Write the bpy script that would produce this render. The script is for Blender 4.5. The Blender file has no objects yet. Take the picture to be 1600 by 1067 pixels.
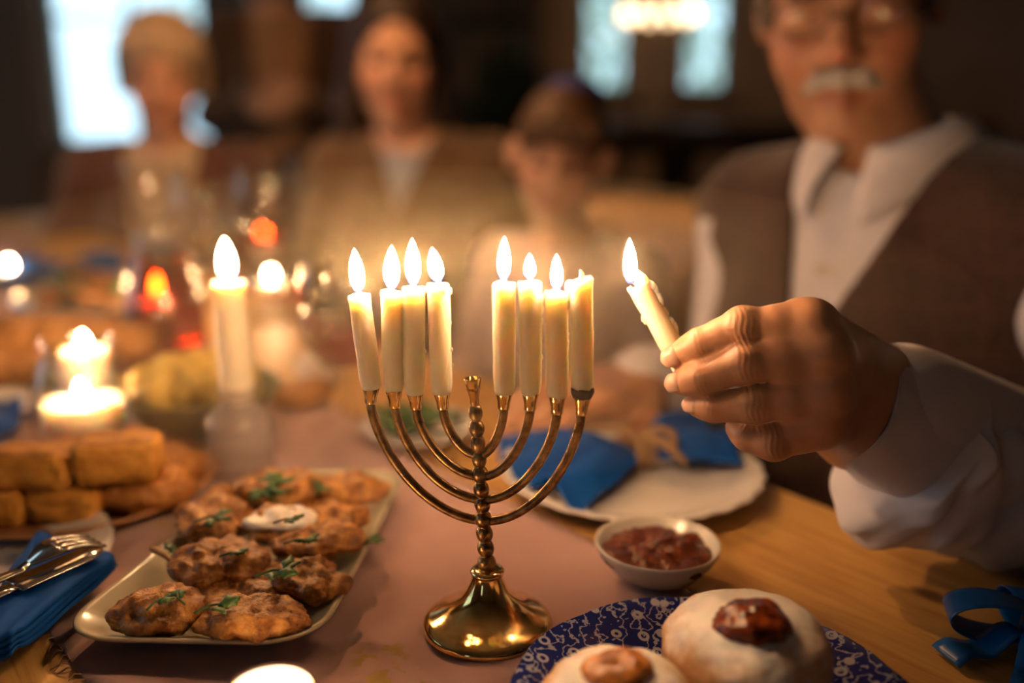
import bpy, bmesh, math, random
import numpy as np
from mathutils import Vector, Matrix, noise as mnoise

# ------------------------------------------------------------------ camera, world, exposure
scn = bpy.context.scene
COL = scn.collection
FPX = 1422.2222                       # focal length in pixels of the 1600 x 1067 frame (32 mm on 36 mm)
PITCH = math.radians(14.0)
CAM_H = 0.26                          # the table top is z = 0, the floor z = -0.75
cam_d = bpy.data.cameras.new('camera')
cam = bpy.data.objects.new('camera', cam_d); COL.objects.link(cam)
cam.location = (0, 0, CAM_H)
cam.rotation_euler = (math.radians(90) - PITCH, 0, 0)
cam_d.sensor_width = 36; cam_d.lens = 32; cam_d.clip_start = 0.02; cam_d.clip_end = 100
cam_d.dof.use_dof = True
cam_d.dof.focus_distance = 0.448
cam_d.dof.aperture_fstop = 1.95
scn.camera = cam

FLAME = 225.0                          # radiance of a candle flame
SKY = 0.8
world = bpy.data.worlds.new('world'); scn.world = world
world.use_nodes = True
wn = world.node_tree
wn.nodes['Background'].inputs['Color'].default_value = (0.60, 0.84, 1.0, 1)
wn.nodes['Background'].inputs['Strength'].default_value = SKY
cy = scn.cycles
cy.max_bounces = 6; cy.diffuse_bounces = 2; cy.glossy_bounces = 3; cy.transmission_bounces = 4; cy.volume_bounces = 0; cy.transparent_max_bounces = 16
scn.view_settings.view_transform = 'Standard'
scn.view_settings.look = 'None'
scn.view_settings.exposure = 1.45
scn.view_settings.gamma = 1.0
scn.view_settings.use_curve_mapping = False

def portal(loc, rot, sx, sy):
    l = bpy.data.lights.new('window_portal', 'AREA'); l.shape = 'RECTANGLE'; l.size = sx; l.size_y = sy
    l.cycles.is_portal = True
    o = bpy.data.objects.new('window_portal', l); COL.objects.link(o)
    o.location = loc; o.rotation_euler = rot

# ------------------------------------------------------------------ geometry of the view
cp, sp = math.cos(PITCH), math.sin(PITCH)
def ray(x, y):
    u = (x - 800) / FPX; v = -(y - 533.5) / FPX
    return Vector((u, cp + v * sp, -sp + v * cp))
def at(x, y, depth):
    return Vector((0, 0, CAM_H)) + ray(x, y) * depth
def gr(x, y, z=0.0):
    d = ray(x, y)
    return Vector((0, 0, CAM_H)) + d * ((z - CAM_H) / d.z)
UP = Vector((0, 0, 1))
# the table's own axes: TD runs along it away from the camera, TN across it to the right edge
TD = Vector((-0.617, 0.787, 0)).normalized()
TN = Vector((0.787, 0.617, 0)).normalized()
EDGE = 0.526
def tb(n, d, z=0.0):
    return TN * n + TD * d + UP * z

# ------------------------------------------------------------------ mesh helpers
def link(o, parent=None):
    COL.objects.link(o)
    if parent: o.parent = parent
    return o
def empty(name, loc=(0, 0, 0), rz=0.0):
    o = bpy.data.objects.new(name, None); COL.objects.link(o)
    o.location = loc; o.rotation_euler = (0, 0, rz); o.empty_display_size = 0.02
    return o
def tag(o, label, cat, group=None, kind=None):
    if label: o['label'] = label
    if cat: o['category'] = cat
    if group: o['group'] = group
    if kind: o['kind'] = kind
    return o
def offs(parent):
    """location of a chain of unrotated roots"""
    v = Vector((0, 0, 0))
    while parent is not None:
        v = v + Vector(parent.location); parent = parent.parent
    return v
def mk(name, V, F, m, parent=None, smooth=True, base=None):
    """one mesh object from world-space verts; base = its own origin"""
    me = bpy.data.meshes.new(name)
    o0 = offs(parent)
    b = Vector(base) if base is not None else Vector((0, 0, 0))
    if parent is not None and base is None: sh = o0
    else: sh = b
    V = np.asarray([tuple(v) for v in V] if not isinstance(V, np.ndarray) else V, dtype=np.float64)
    V = V - np.array(tuple(sh))
    me.from_pydata(V.tolist(), [], F if isinstance(F, list) else F.tolist())
    if smooth: me.polygons.foreach_set('use_smooth', [True] * len(me.polygons))
    me.update()
    if m is not None: me.materials.append(m)
    o = bpy.data.objects.new(name, me)
    link(o, parent)
    if base is not None: o.location = b - o0
    return o
class MB:
    def __init__(s): s.V = []; s.F = []
    def add(s, V, F):
        n = len(s.V); s.V += [Vector(v) for v in V]; s.F += [tuple(i + n for i in f) for f in F]; return s
    def box(s, c, sx, sy, sz, rot=None, bev=0.0):
        c = Vector(c); R = rot if rot is not None else Matrix.Identity(3)
        bm = bmesh.new(); bmesh.ops.create_cube(bm, size=1.0)
        for v in bm.verts: v.co = Vector((v.co.x * sx, v.co.y * sy, v.co.z * sz))
        if bev > 0: bmesh.ops.bevel(bm, geom=list(bm.edges) , offset=bev, segments=2, profile=0.7, affect='EDGES')
        bm.verts.index_update()
        V = [c + R @ v.co for v in bm.verts]; F = [[v.index for v in f.verts] for f in bm.faces]
        bm.free(); return s.add(V, F)
    def lathe(s, prof, c=(0, 0, 0), seg=32, axis=None, rmod=None):
        """prof: (r, z) list; axis: optional 3x3 matrix; rmod(angle, i) multiplies r"""
        c = Vector(c); A = axis if axis is not None else Matrix.Identity(3)
        V = []; F = []
        for i, (r, z) in enumerate(prof):
            for k in range(seg):
                a = 2 * math.pi * k / seg
                q = r * (rmod(a, i) if rmod else 1)
                V.append(c + A @ Vector((q * math.cos(a), q * math.sin(a), z)))
        for i in range(len(prof) - 1):
            for k in range(seg):
                k2 = (k + 1) % seg
                F.append((i * seg + k, i * seg + k2, (i + 1) * seg + k2, (i + 1) * seg + k))
        if prof[0][0] > 1e-6: F.append(tuple(reversed(range(seg))))
        if prof[-1][0] > 1e-6: F.append(tuple((len(prof) - 1) * seg + k for k in range(seg)))
        return s.add(V, F)
    def tube(s, pts, rad, seg=10, cap=True):
        pts = [Vector(p) for p in pts]; n = len(pts)
        if not isinstance(rad, (list, tuple)): rad = [rad] * n
        V = []; F = []
        t0 = (pts[1] - pts[0]).normalized()
        ref = Vector((0, 0, 1)) if abs(t0.z) < 0.9 else Vector((1, 0, 0))
        u = t0.cross(ref).normalized()
        for i in range(n):
            t = (pts[min(i + 1, n - 1)] - pts[max(i - 1, 0)]).normalized()
            u = (u - t * u.dot(t)).normalized(); w = t.cross(u)
            for k in range(seg):
                a = 2 * math.pi * k / seg
                V.append(pts[i] + (u * math.cos(a) + w * math.sin(a)) * rad[i])
        for i in range(n - 1):
            for k in range(seg):
                k2 = (k + 1) % seg
                F.append((i * seg + k, i * seg + k2, (i + 1) * seg + k2, (i + 1) * seg + k))
        if cap:
            F.append(tuple(reversed(range(seg)))); F.append(tuple((n - 1) * seg + k for k in range(seg)))
        return s.add(V, F)
    def blob(s, c, rx, ry, rz, rot=None, amp=0.0, freq=30.0, seg=24, ring=14, seed=0.0, oct=3, flat=0.0):
        c = Vector(c); R = rot if rot is not None else Matrix.Identity(3)
        V = []; F = []
        for i in range(ring + 1):
            th = math.pi * i / ring
            for k in range(seg):
                a = 2 * math.pi * k / seg
                d = Vector((math.sin(th) * math.cos(a), math.sin(th) * math.sin(a), math.cos(th)))
                p = Vector((d.x * rx, d.y * ry, d.z * rz))
                if amp:
                    q = (p + Vector((seed, seed * 1.7, -seed))) * freq
                    p = p + d * amp * mnoise.fractal(q, 0.9, 2.1, oct)
                if flat: p.z = max(p.z, -rz * flat)
                V.append(c + R @ p)
        for i in range(ring):
            for k in range(seg):
                k2 = (k + 1) % seg
                F.append((i * seg + k, (i + 1) * seg + k, (i + 1) * seg + k2, i * seg + k2))
        return s.add(V, F)
    def sheet(s, fn, nu, nv, thick=0.0):
        """fn(u, v) -> point; two-sided with thickness along the local normal"""
        P = [[Vector(fn(i / nu, j / nv)) for j in range(nv + 1)] for i in range(nu + 1)]
        def nrm(i, j):
            a = P[min(i + 1, nu)][j] - P[max(i - 1, 0)][j]; b = P[i][min(j + 1, nv)] - P[i][max(j - 1, 0)]
            n = a.cross(b); return n.normalized() if n.length > 1e-12 else Vector((0, 0, 1))
        V = [P[i][j] for i in range(nu + 1) for j in range(nv + 1)]
        ix = lambda i, j: i * (nv + 1) + j
        F = [(ix(i, j), ix(i + 1, j), ix(i + 1, j + 1), ix(i, j + 1)) for i in range(nu) for j in range(nv)]
        if thick:
            n0 = len(V)
            V += [P[i][j] - nrm(i, j) * thick for i in range(nu + 1) for j in range(nv + 1)]
            F += [tuple(n0 + q for q in reversed(f)) for f in F]
            B = [ix(i, 0) for i in range(nu + 1)] + [ix(nu, j) for j in range(1, nv + 1)] + \
                [ix(i, nv) for i in range(nu - 1, -1, -1)] + [ix(0, j) for j in range(nv - 1, 0, -1)]
            for a, b in zip(B, B[1:] + B[:1]): F.append((b, a, n0 + a, n0 + b))
        return s.add(V, F)
    def prism(s, poly, z0, z1, fn=None):
        n = len(poly)
        V = [Vector((x, y, z0)) for x, y in poly] + [Vector((x, y, z1)) for x, y in poly]
        if fn: V = [Vector(fn(v)) for v in V]
        F = [tuple(reversed(range(n))), tuple(range(n, 2 * n))] + [(i, (i + 1) % n, n + (i + 1) % n, n + i) for i in range(n)]
        return s.add(V, F)
    def build(s, name, m, parent=None, smooth=True, base=None):
        return mk(name, s.V, s.F, m, parent, smooth, base)
def copy_tree(o, parent=None):
    c = o.copy(); COL.objects.link(c); c.parent = parent
    for ch in list(o.children): copy_tree(ch, c)
    return c
def basis(zaxis, xhint=(1, 0, 0)):
    z = Vector(zaxis).normalized(); x = Vector(xhint); x = (x - z * x.dot(z)).normalized(); y = z.cross(x)
    return Matrix((x, y, z)).transposed()
def rotz(a): return Matrix.Rotation(a, 3, 'Z')
def sharp(o, ang=35):
    """flat shading above an angle"""
    me = o.data
    try:
        bm = bmesh.new(); bm.from_mesh(me)
        for e in bm.edges:
            if len(e.link_faces) == 2 and e.calc_face_angle(0) > math.radians(ang): e.smooth = False
        bm.to_mesh(me); bm.free()
    except Exception: pass
    return o

# ------------------------------------------------------------------ signed-distance modelling (hands, heads, bodies, cloth)
def P(v): return np.array(tuple(v), dtype=np.float64)
def caps(a, b, ra, rb=None, k=0.01): return ('c', P(a), P(b), ra, ra if rb is None else rb, k, 1)
def ell(c, r, rot=None, k=0.01): return ('e', P(c), P(r), np.array(rot) if rot is not None else np.eye(3), 0, k, 1)
def cut(pr, k=0.004): return pr[:5] + (k, -1)
def xform(prims, R, t, s=1.0):
    Rn = np.array(R); t = P(t); out = []
    for p in prims:
        if p[0] == 'c': out.append(('c', Rn @ (p[1] * s) + t, Rn @ (p[2] * s) + t, p[3] * s, p[4] * s, p[5] * s, p[6]))
        else: out.append(('e', Rn @ (p[1] * s) + t, p[2] * s, Rn @ p[3], 0, p[5] * s, p[6]))
    return out
def inflate(prims, t):
    out = []
    for p in prims:
        if p[6] < 0: continue
        if p[0] == 'c': out.append(('c', p[1], p[2], p[3] + t, p[4] + t, p[5], 1))
        else: out.append(('e', p[1], p[2] + t, p[3], 0, p[5], 1))
    return out
def field(prims, vox, lo=None, hi=None, post=None):
    bl = []; bh = []
    for p in prims:
        if p[6] < 0: continue
        if p[0] == 'c':
            r = max(p[3], p[4]); bl.append(np.minimum(p[1], p[2]) - r); bh.append(np.maximum(p[1], p[2]) + r)
        else:
            e = np.abs(p[3]) @ p[2]; bl.append(p[1] - e); bh.append(p[1] + e)
    l = np.min(bl, 0) - 3 * vox - 0.004; h = np.max(bh, 0) + 3 * vox + 0.004
    if lo is not None: l = np.maximum(l, P(lo))
    if hi is not None: h = np.minimum(h, P(hi))
    n = np.maximum(np.ceil((h - l) / vox).astype(int) + 1, 4)
    F = np.full(tuple(n), 0.25, dtype=np.float32)
    ax = [l[i] + vox * np.arange(n[i]) for i in range(3)]
    for p in prims:
        k = p[5]; m = 2.5 * k + 3 * vox
        if p[0] == 'c':
            r = max(p[3], p[4]); a0 = np.minimum(p[1], p[2]) - r - m; a1 = np.maximum(p[1], p[2]) + r + m
        else:
            e = np.abs(p[3]) @ p[2]; a0 = p[1] - e - m; a1 = p[1] + e + m
        i0 = np.clip(np.floor((a0 - l) / vox).astype(int), 0, n); i1 = np.clip(np.ceil((a1 - l) / vox).astype(int) + 1, 0, n)
        if np.any(i1 <= i0): continue
        X = ax[0][i0[0]:i1[0]][:, None, None]; Y = ax[1][i0[1]:i1[1]][None, :, None]; Z = ax[2][i0[2]:i1[2]][None, None, :]
        sub = F[i0[0]:i1[0], i0[1]:i1[1], i0[2]:i1[2]]
        if p[0] == 'c':
            a, b = p[1], p[2]; ab = b - a; L2 = max(ab @ ab, 1e-12)
            t = np.clip(((X - a[0]) * ab[0] + (Y - a[1]) * ab[1] + (Z - a[2]) * ab[2]) / L2, 0, 1)
            d = np.sqrt((X - a[0] - t * ab[0]) ** 2 + (Y - a[1] - t * ab[1]) ** 2 + (Z - a[2] - t * ab[2]) ** 2) - (p[3] + (p[4] - p[3]) * t)
        else:
            R = p[3]; q = [(X - p[1][0]) * R[0, j] + (Y - p[1][1]) * R[1, j] + (Z - p[1][2]) * R[2, j] for j in range(3)]
            k0 = np.sqrt(sum((q[j] / p[2][j]) ** 2 for j in range(3)))
            k1 = np.sqrt(sum((q[j] / p[2][j] ** 2) ** 2 for j in range(3))) + 1e-9
            d = k0 * (k0 - 1) / k1
        d = d.astype(np.float32)
        if p[6] > 0:
            hh = np.maximum(k - np.abs(sub - d), 0) / k
            sub[...] = np.minimum(sub, d) - hh * hh * k * 0.25
        else:
            d = -d; hh = np.maximum(k - np.abs(sub - d), 0) / k
            sub[...] = np.maximum(sub, d) + hh * hh * k * 0.25
    if post is not None: F = post(F, ax)
    F[0] = np.maximum(F[0], vox); F[-1] = np.maximum(F[-1], vox)
    F[:, 0] = np.maximum(F[:, 0], vox); F[:, -1] = np.maximum(F[:, -1], vox)
    F[:, :, 0] = np.maximum(F[:, :, 0], vox); F[:, :, -1] = np.maximum(F[:, :, -1], vox)
    return F, l
def surfnet(F, l, vox):
    S = F < 0
    n = F.shape
    acc = None; cnt = None
    cn = (n[0] - 1, n[1] - 1, n[2] - 1)
    acc = np.zeros(cn + (3,), np.float32); cnt = np.zeros(cn, np.float32)
    for axis in range(3):
        o1, o2 = [q for q in range(3) if q != axis]
        s0 = [slice(None)] * 3; s1 = [slice(None)] * 3
        s0[axis] = slice(0, -1); s1[axis] = slice(1, None)
        A = F[tuple(s0)]; B = F[tuple(s1)]
        cr = S[tuple(s0)] != S[tuple(s1)]
        t = np.where(cr, A / np.where(cr, A - B, 1), 0)
        for da in (0, 1):
            for db in (0, 1):
                sl = [slice(None)] * 3
                sl[o1] = slice(da, da + cn[o1]); sl[o2] = slice(db, db + cn[o2])
                c = cr[tuple(sl)]; tt = t[tuple(sl)]
                cnt += c
                acc[..., axis] += tt
                acc[..., o1] += c * da; acc[..., o2] += c * db
    act = cnt > 0
    idx = np.full(cn, -1, np.int64); idx[act] = np.arange(int(act.sum()))
    cells = np.argwhere(act)
    V = (cells + acc[act] / cnt[act][:, None]) * vox + l
    quads = []
    for axis in range(3):
        o1, o2 = [(1, 2), (2, 0), (0, 1)][axis]
        s0 = [slice(1, -1)] * 3; s1 = [slice(1, -1)] * 3
        s0[axis] = slice(0, -1); s1[axis] = slice(1, None)
        a = S[tuple(s0)]; b = S[tuple(s1)]
        w = np.argwhere(a != b)
        if not len(w): continue
        flip = ~a[tuple(w.T)]
        c = w.copy(); c[:, [q for q in range(3) if q != axis]] += 1
        def cell(d1, d2):
            e = c.copy(); e[:, o1] -= d1; e[:, o2] -= d2
            return idx[e[:, 0], e[:, 1], e[:, 2]]
        q = np.stack([cell(1, 1), cell(0, 1), cell(0, 0), cell(1, 0)], 1)
        q[flip] = q[flip][:, ::-1]
        quads.append(q)
    Q = np.concatenate(quads)
    Q = Q[(Q >= 0).all(1)]
    return V, Q
def relax(V, Q, it=1, lam=0.5):
    E = np.concatenate([Q[:, [0, 1]], Q[:, [1, 2]], Q[:, [2, 3]], Q[:, [3, 0]]])
    E = np.concatenate([E, E[:, ::-1]])
    n = len(V); deg = np.bincount(E[:, 0], minlength=n)[:, None] + 1e-9
    for _ in range(it):
        s = np.stack([np.bincount(E[:, 0], weights=V[E[:, 1], j], minlength=n) for j in range(3)], 1)
        V = V + lam * (s / deg - V)
    return V
def sdf(prims, vox, it=2, **kw):
    F, l = field(prims, vox, **kw)
    V, Q = surfnet(F, l, vox)
    return relax(V, Q, it), Q
def joinVQ(parts):
    Vs = []; Qs = []; n = 0
    for V, Q in parts: Vs.append(V); Qs.append(Q + n); n += len(V)
    return np.concatenate(Vs), np.concatenate(Qs)

# ------------------------------------------------------------------ materials
def newmat(name):
    m = bpy.data.materials.new(name); m.use_nodes = True
    nt = m.node_tree; nt.nodes.clear()
    out = nt.nodes.new('ShaderNodeOutputMaterial')
    return m, nt, out
def nd(nt, typ, **kw):
    n = nt.nodes.new(typ)
    for k, v in kw.items():
        if k in n.inputs: n.inputs[k].default_value = v
        else: setattr(n, k, v)
    return n
def c4(c): return (c[0], c[1], c[2], 1.0)
def ramp(nt, stops):
    r = nt.nodes.new('ShaderNodeValToRGB')
    e = r.color_ramp.elements
    while len(e) < len(stops): e.new(0.5)
    for q, (p, c) in zip(e, stops): q.position = p; q.color = c4(c) if len(c) == 3 else c
    return r
def M(name, stops, rough=0.5, metal=0.0, sss=0.0, rad=(1, .4, .2), sssc=0.01, scale=20.0, stretch=(1, 1, 1), detail=4.0,
      bump=None, sheen=0.0, coat=0.0, spec=0.5, vcol=False, rough2=None):
    """principled material; stops: one colour or a list of (pos, colour) driven by noise in object space"""
    m, nt, out = newmat(name)
    b = nd(nt, 'ShaderNodeBsdfPrincipled', Roughness=rough, Metallic=metal)
    L = nt.links.new
    L(b.outputs[0], out.inputs[0])
    tc = nd(nt, 'ShaderNodeTexCoord'); mp = nd(nt, 'ShaderNodeMapping'); mp.inputs['Scale'].default_value = stretch
    L(tc.outputs['Object'], mp.inputs[0])
    if isinstance(stops, tuple): stops = [(0, stops)]
    src = None
    if len(stops) > 1:
        nz = nd(nt, 'ShaderNodeTexNoise', Scale=scale, Detail=detail, Roughness=0.6)
        L(mp.outputs[0], nz.inputs['Vector'])
        rp = ramp(nt, stops); L(nz.outputs['Fac'], rp.inputs[0]); src = rp.outputs[0]
        if rough2 is not None:
            mr = nd(nt, 'ShaderNodeMapRange'); mr.inputs['To Min'].default_value = rough; mr.inputs['To Max'].default_value = rough2
            mr.inputs['From Min'].default_value = .3; mr.inputs['From Max'].default_value = .7
            L(nz.outputs['Fac'], mr.inputs[0]); L(mr.outputs[0], b.inputs['Roughness'])
    else: b.inputs['Base Color'].default_value = c4(stops[0][1])
    if vcol:
        at_ = nd(nt, 'ShaderNodeVertexColor', layer_name='tint')
        mx = nd(nt, 'ShaderNodeMix', data_type='RGBA', blend_type='MULTIPLY'); mx.inputs[0].default_value = 1
        if src is not None: L(src, mx.inputs[6])
        else: mx.inputs[6].default_value = c4(stops[0][1])
        L(at_.outputs[0], mx.inputs[7]); src = mx.outputs[2]
    if src is not None: L(src, b.inputs['Base Color'])
    if sss:
        b.inputs['Subsurface Weight'].default_value = sss; b.inputs['Subsurface Radius'].default_value = rad; b.inputs['Subsurface Scale'].default_value = sssc
    if sheen: b.inputs['Sheen Weight'].default_value = sheen
    if coat: b.inputs['Coat Weight'].default_value = coat; b.inputs['Coat Roughness'].default_value = .1
    b.inputs['Specular IOR Level'].default_value = spec
    if bump:
        bs, st, dist = bump[:3]
        n2 = nd(nt, 'ShaderNodeTexNoise', Scale=bs, Detail=5.0); L(mp.outputs[0], n2.inputs['Vector'])
        bp = nd(nt, 'ShaderNodeBump', Strength=st, Distance=dist); L(n2.outputs['Fac'], bp.inputs['Height']); L(bp.outputs[0], b.inputs['Normal'])
    return m
def mat_wood(name, stops, axis_rot, rough=.45, gscale=9.0, knot=None):
    m, nt, out = newmat(name); L = nt.links.new
    b = nd(nt, 'ShaderNodeBsdfPrincipled', Roughness=rough); L(b.outputs[0], out.inputs[0])
    tc = nd(nt, 'ShaderNodeTexCoord'); mp = nd(nt, 'ShaderNodeMapping')
    mp.vector_type = 'TEXTURE'
    mp.inputs['Rotation'].default_value = (0, 0, axis_rot)
    L(tc.outputs['Object'], mp.inputs[0])
    sc = nd(nt, 'ShaderNodeMapping'); sc.inputs['Scale'].default_value = (1.2, 14, 14)
    L(mp.outputs[0], sc.inputs[0])
    vec = sc.outputs[0]
    w = nd(nt, 'ShaderNodeTexNoise', Scale=gscale, Detail=6.0, Roughness=.65, Distortion=.6); L(vec, w.inputs['Vector'])
    fac = w.outputs['Fac']
    rp = ramp(nt, stops); L(fac, rp.inputs[0]); src = rp.outputs[0]
    if knot:
        g = nd(nt, 'ShaderNodeVectorMath', operation='SUBTRACT'); g.inputs[1].default_value = knot; L(tc.outputs['Object'], g.inputs[0])
        g3 = nd(nt, 'ShaderNodeMapping'); g3.vector_type = 'TEXTURE'; g3.inputs['Rotation'].default_value = (0, 0, axis_rot); L(g.outputs[0], g3.inputs[0])
        g2 = nd(nt, 'ShaderNodeMapping'); g2.inputs['Scale'].default_value = (70, 130, 0); L(g3.outputs[0], g2.inputs[0])
        ln = nd(nt, 'ShaderNodeVectorMath', operation='LENGTH'); L(g2.outputs[0], ln.inputs[0])
        kr = ramp(nt, [(0, (1, 1, 1)), (.55, (.85, .85, .85)), (1, (0, 0, 0))]); L(ln.outputs['Value'], kr.inputs[0])
        mx = nd(nt, 'ShaderNodeMix', data_type='RGBA'); L(kr.outputs[0], mx.inputs[0]); L(src, mx.inputs[6]); mx.inputs[7].default_value = (.11, .04, .015, 1)
        src = mx.outputs[2]
    L(src, b.inputs['Base Color'])
    bp = nd(nt, 'ShaderNodeBump', Strength=.25, Distance=.0006); L(fac, bp.inputs['Height']); L(bp.outputs[0], b.inputs['Normal'])
    return m
def mat_cloth(name, c1, c2, rough=.85, weave=900.0, strength=.5, gold=False, sheen=.3, rot=0.0, sss=0.0):
    m, nt, out = newmat(name); L = nt.links.new
    b = nd(nt, 'ShaderNodeBsdfPrincipled', Roughness=rough); b.inputs['Sheen Weight'].default_value = sheen; b.inputs['Specular IOR Level'].default_value = .2
    L(b.outputs[0], out.inputs[0])
    tc = nd(nt, 'ShaderNodeTexCoord'); mp = nd(nt, 'ShaderNodeMapping'); mp.inputs['Rotation'].default_value = (0, 0, rot); L(tc.outputs['Object'], mp.inputs[0])
    nz = nd(nt, 'ShaderNodeTexNoise', Scale=18.0, Detail=6.0); L(mp.outputs[0], nz.inputs['Vector'])
    rp = ramp(nt, [(.3, c1), (.7, c2)]); L(nz.outputs['Fac'], rp.inputs[0]); src = rp.outputs[0]
    w1 = nd(nt, 'ShaderNodeTexWave', Scale=weave / 6.0, Distortion=.6, Detail=1.0); w1.bands_direction = 'X'
    w2 = nd(nt, 'ShaderNodeTexWave', Scale=weave / 6.0, Distortion=.6, Detail=1.0); w2.bands_direction = 'Y'
    L(mp.outputs[0], w1.inputs['Vector']); L(mp.outputs[0], w2.inputs['Vector'])
    ad = nd(nt, 'ShaderNodeMath', operation='ADD'); L(w1.outputs['Fac'], ad.inputs[0]); L(w2.outputs['Fac'], ad.inputs[1])
    bp = nd(nt, 'ShaderNodeBump', Strength=strength, Distance=.0004); L(ad.outputs[0], bp.inputs['Height']); L(bp.outputs[0], b.inputs['Normal'])
    if gold:
        vz = nd(nt, 'ShaderNodeTexVoronoi', Scale=9.0); L(mp.outputs[0], vz.inputs['Vector'])
        r1 = ramp(nt, [(.12, (1, 1, 1)), (.17, (0, 0, 0))]); L(vz.outputs['Distance'], r1.inputs[0])
        n3 = nd(nt, 'ShaderNodeTexNoise', Scale=120.0, Detail=2.0); L(mp.outputs[0], n3.inputs['Vector'])
        r2 = ramp(nt, [(.5, (0, 0, 0)), (.56, (1, 1, 1))]); L(n3.outputs['Fac'], r2.inputs[0])
        mm = nd(nt, 'ShaderNodeMix', data_type='RGBA', blend_type='MULTIPLY'); mm.inputs[0].default_value = 1
        L(r1.outputs[0], mm.inputs[6]); L(r2.outputs[0], mm.inputs[7])
        mx = nd(nt, 'ShaderNodeMix', data_type='RGBA'); L(mm.outputs[2], mx.inputs[0]); L(src, mx.inputs[6]); mx.inputs[7].default_value = (.42, .27, .06, 1)
        src = mx.outputs[2]
    L(src, b.inputs['Base Color'])
    return m
def mat_tweed(name, base, dark, line):
    m, nt, out = newmat(name); L = nt.links.new
    b = nd(nt, 'ShaderNodeBsdfPrincipled', Roughness=.9); b.inputs['Sheen Weight'].default_value = .3; b.inputs['Specular IOR Level'].default_value = .1
    L(b.outputs[0], out.inputs[0])
    tc = nd(nt, 'ShaderNodeTexCoord')
    nz = nd(nt, 'ShaderNodeTexNoise', Scale=260.0, Detail=3.0); L(tc.outputs['Object'], nz.inputs['Vector'])
    rp = ramp(nt, [(.35, dark), (.65, base)]); L(nz.outputs['Fac'], rp.inputs[0]); src = rp.outputs[0]
    for d, sc in (('X', 9.0), ('Z', 9.0)):
        w = nd(nt, 'ShaderNodeTexWave', Scale=sc, Distortion=.3); w.bands_direction = d; L(tc.outputs['Object'], w.inputs['Vector'])
        r = ramp(nt, [(.86, (0, 0, 0)), (.97, (.5, .5, .5))]); L(w.outputs['Fac'], r.inputs[0])
        mx = nd(nt, 'ShaderNodeMix', data_type='RGBA'); L(r.outputs[0], mx.inputs[0]); L(src, mx.inputs[6]); mx.inputs[7].default_value = c4(line); src = mx.outputs[2]
    L(src, b.inputs['Base Color'])
    return m
def mat_glass(name, tint=(1, 1, 1), refl=1.0):
    """thin glass: clear straight through, mirror by Fresnel"""
    m, nt, out = newmat(name); L = nt.links.new
    t = nd(nt, 'ShaderNodeBsdfTransparent'); t.inputs[0].default_value = c4(tint)
    g = nd(nt, 'ShaderNodeBsdfGlossy', Roughness=.03)
    fr = nd(nt, 'ShaderNodeLayerWeight', Blend=.5)
    pw = nd(nt, 'ShaderNodeMath', operation='POWER'); pw.inputs[1].default_value = 4.0; L(fr.outputs['Facing'], pw.inputs[0])
    mu = nd(nt, 'ShaderNodeMath', operation='MULTIPLY_ADD'); mu.inputs[1].default_value = .8 * refl; mu.inputs[2].default_value = .045 * refl; L(pw.outputs[0], mu.inputs[0])
    mx = nd(nt, 'ShaderNodeMixShader'); L(mu.outputs[0], mx.inputs[0]); L(t.outputs[0], mx.inputs[1]); L(g.outputs[0], mx.inputs[2]); L(mx.outputs[0], out.inputs[0])
    return m
def mat_flame():
    m, nt, out = newmat('flame'); L = nt.links.new
    tc = nd(nt, 'ShaderNodeTexCoord'); sx = nd(nt, 'ShaderNodeSeparateXYZ'); L(tc.outputs['Generated'], sx.inputs[0])
    cr = ramp(nt, [(0, (.10, .22, 1)), (.16, (.35, .25, .55)), (.30, (1, .57, .26)), (.9, (1, .57, .255)), (1, (1, .48, .15))]); L(sx.outputs['Z'], cr.inputs[0])
    sr = ramp(nt, [(0, (.006,) * 3), (.16, (.012,) * 3), (.30, (.5,) * 3), (.5, (1,) * 3), (.85, (.9,) * 3), (1, (.25,) * 3)]); L(sx.outputs['Z'], sr.inputs[0])
    mu = nd(nt, 'ShaderNodeMath', operation='MULTIPLY'); mu.inputs[1].default_value = FLAME; L(sr.outputs[0], mu.inputs[0])
    em = nd(nt, 'ShaderNodeEmission'); L(cr.outputs[0], em.inputs[0]); L(mu.outputs[0], em.inputs[1])
    tr = nd(nt, 'ShaderNodeBsdfTransparent')
    ar = ramp(nt, [(0, (.25,) * 3), (.3, (1,) * 3)]); L(sx.outputs['Z'], ar.inputs[0])
    mx = nd(nt, 'ShaderNodeMixShader'); L(ar.outputs[0], mx.inputs[0]); L(tr.outputs[0], mx.inputs[1]); L(em.outputs[0], mx.inputs[2]); L(mx.outputs[0], out.inputs[0])
    return m
def mat_emit(name, col, s):
    m, nt, out = newmat(name); e = nd(nt, 'ShaderNodeEmission'); e.inputs[0].default_value = c4(col); e.inputs[1].default_value = s
    nt.links.new(e.outputs[0], out.inputs[0]); return m
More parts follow.
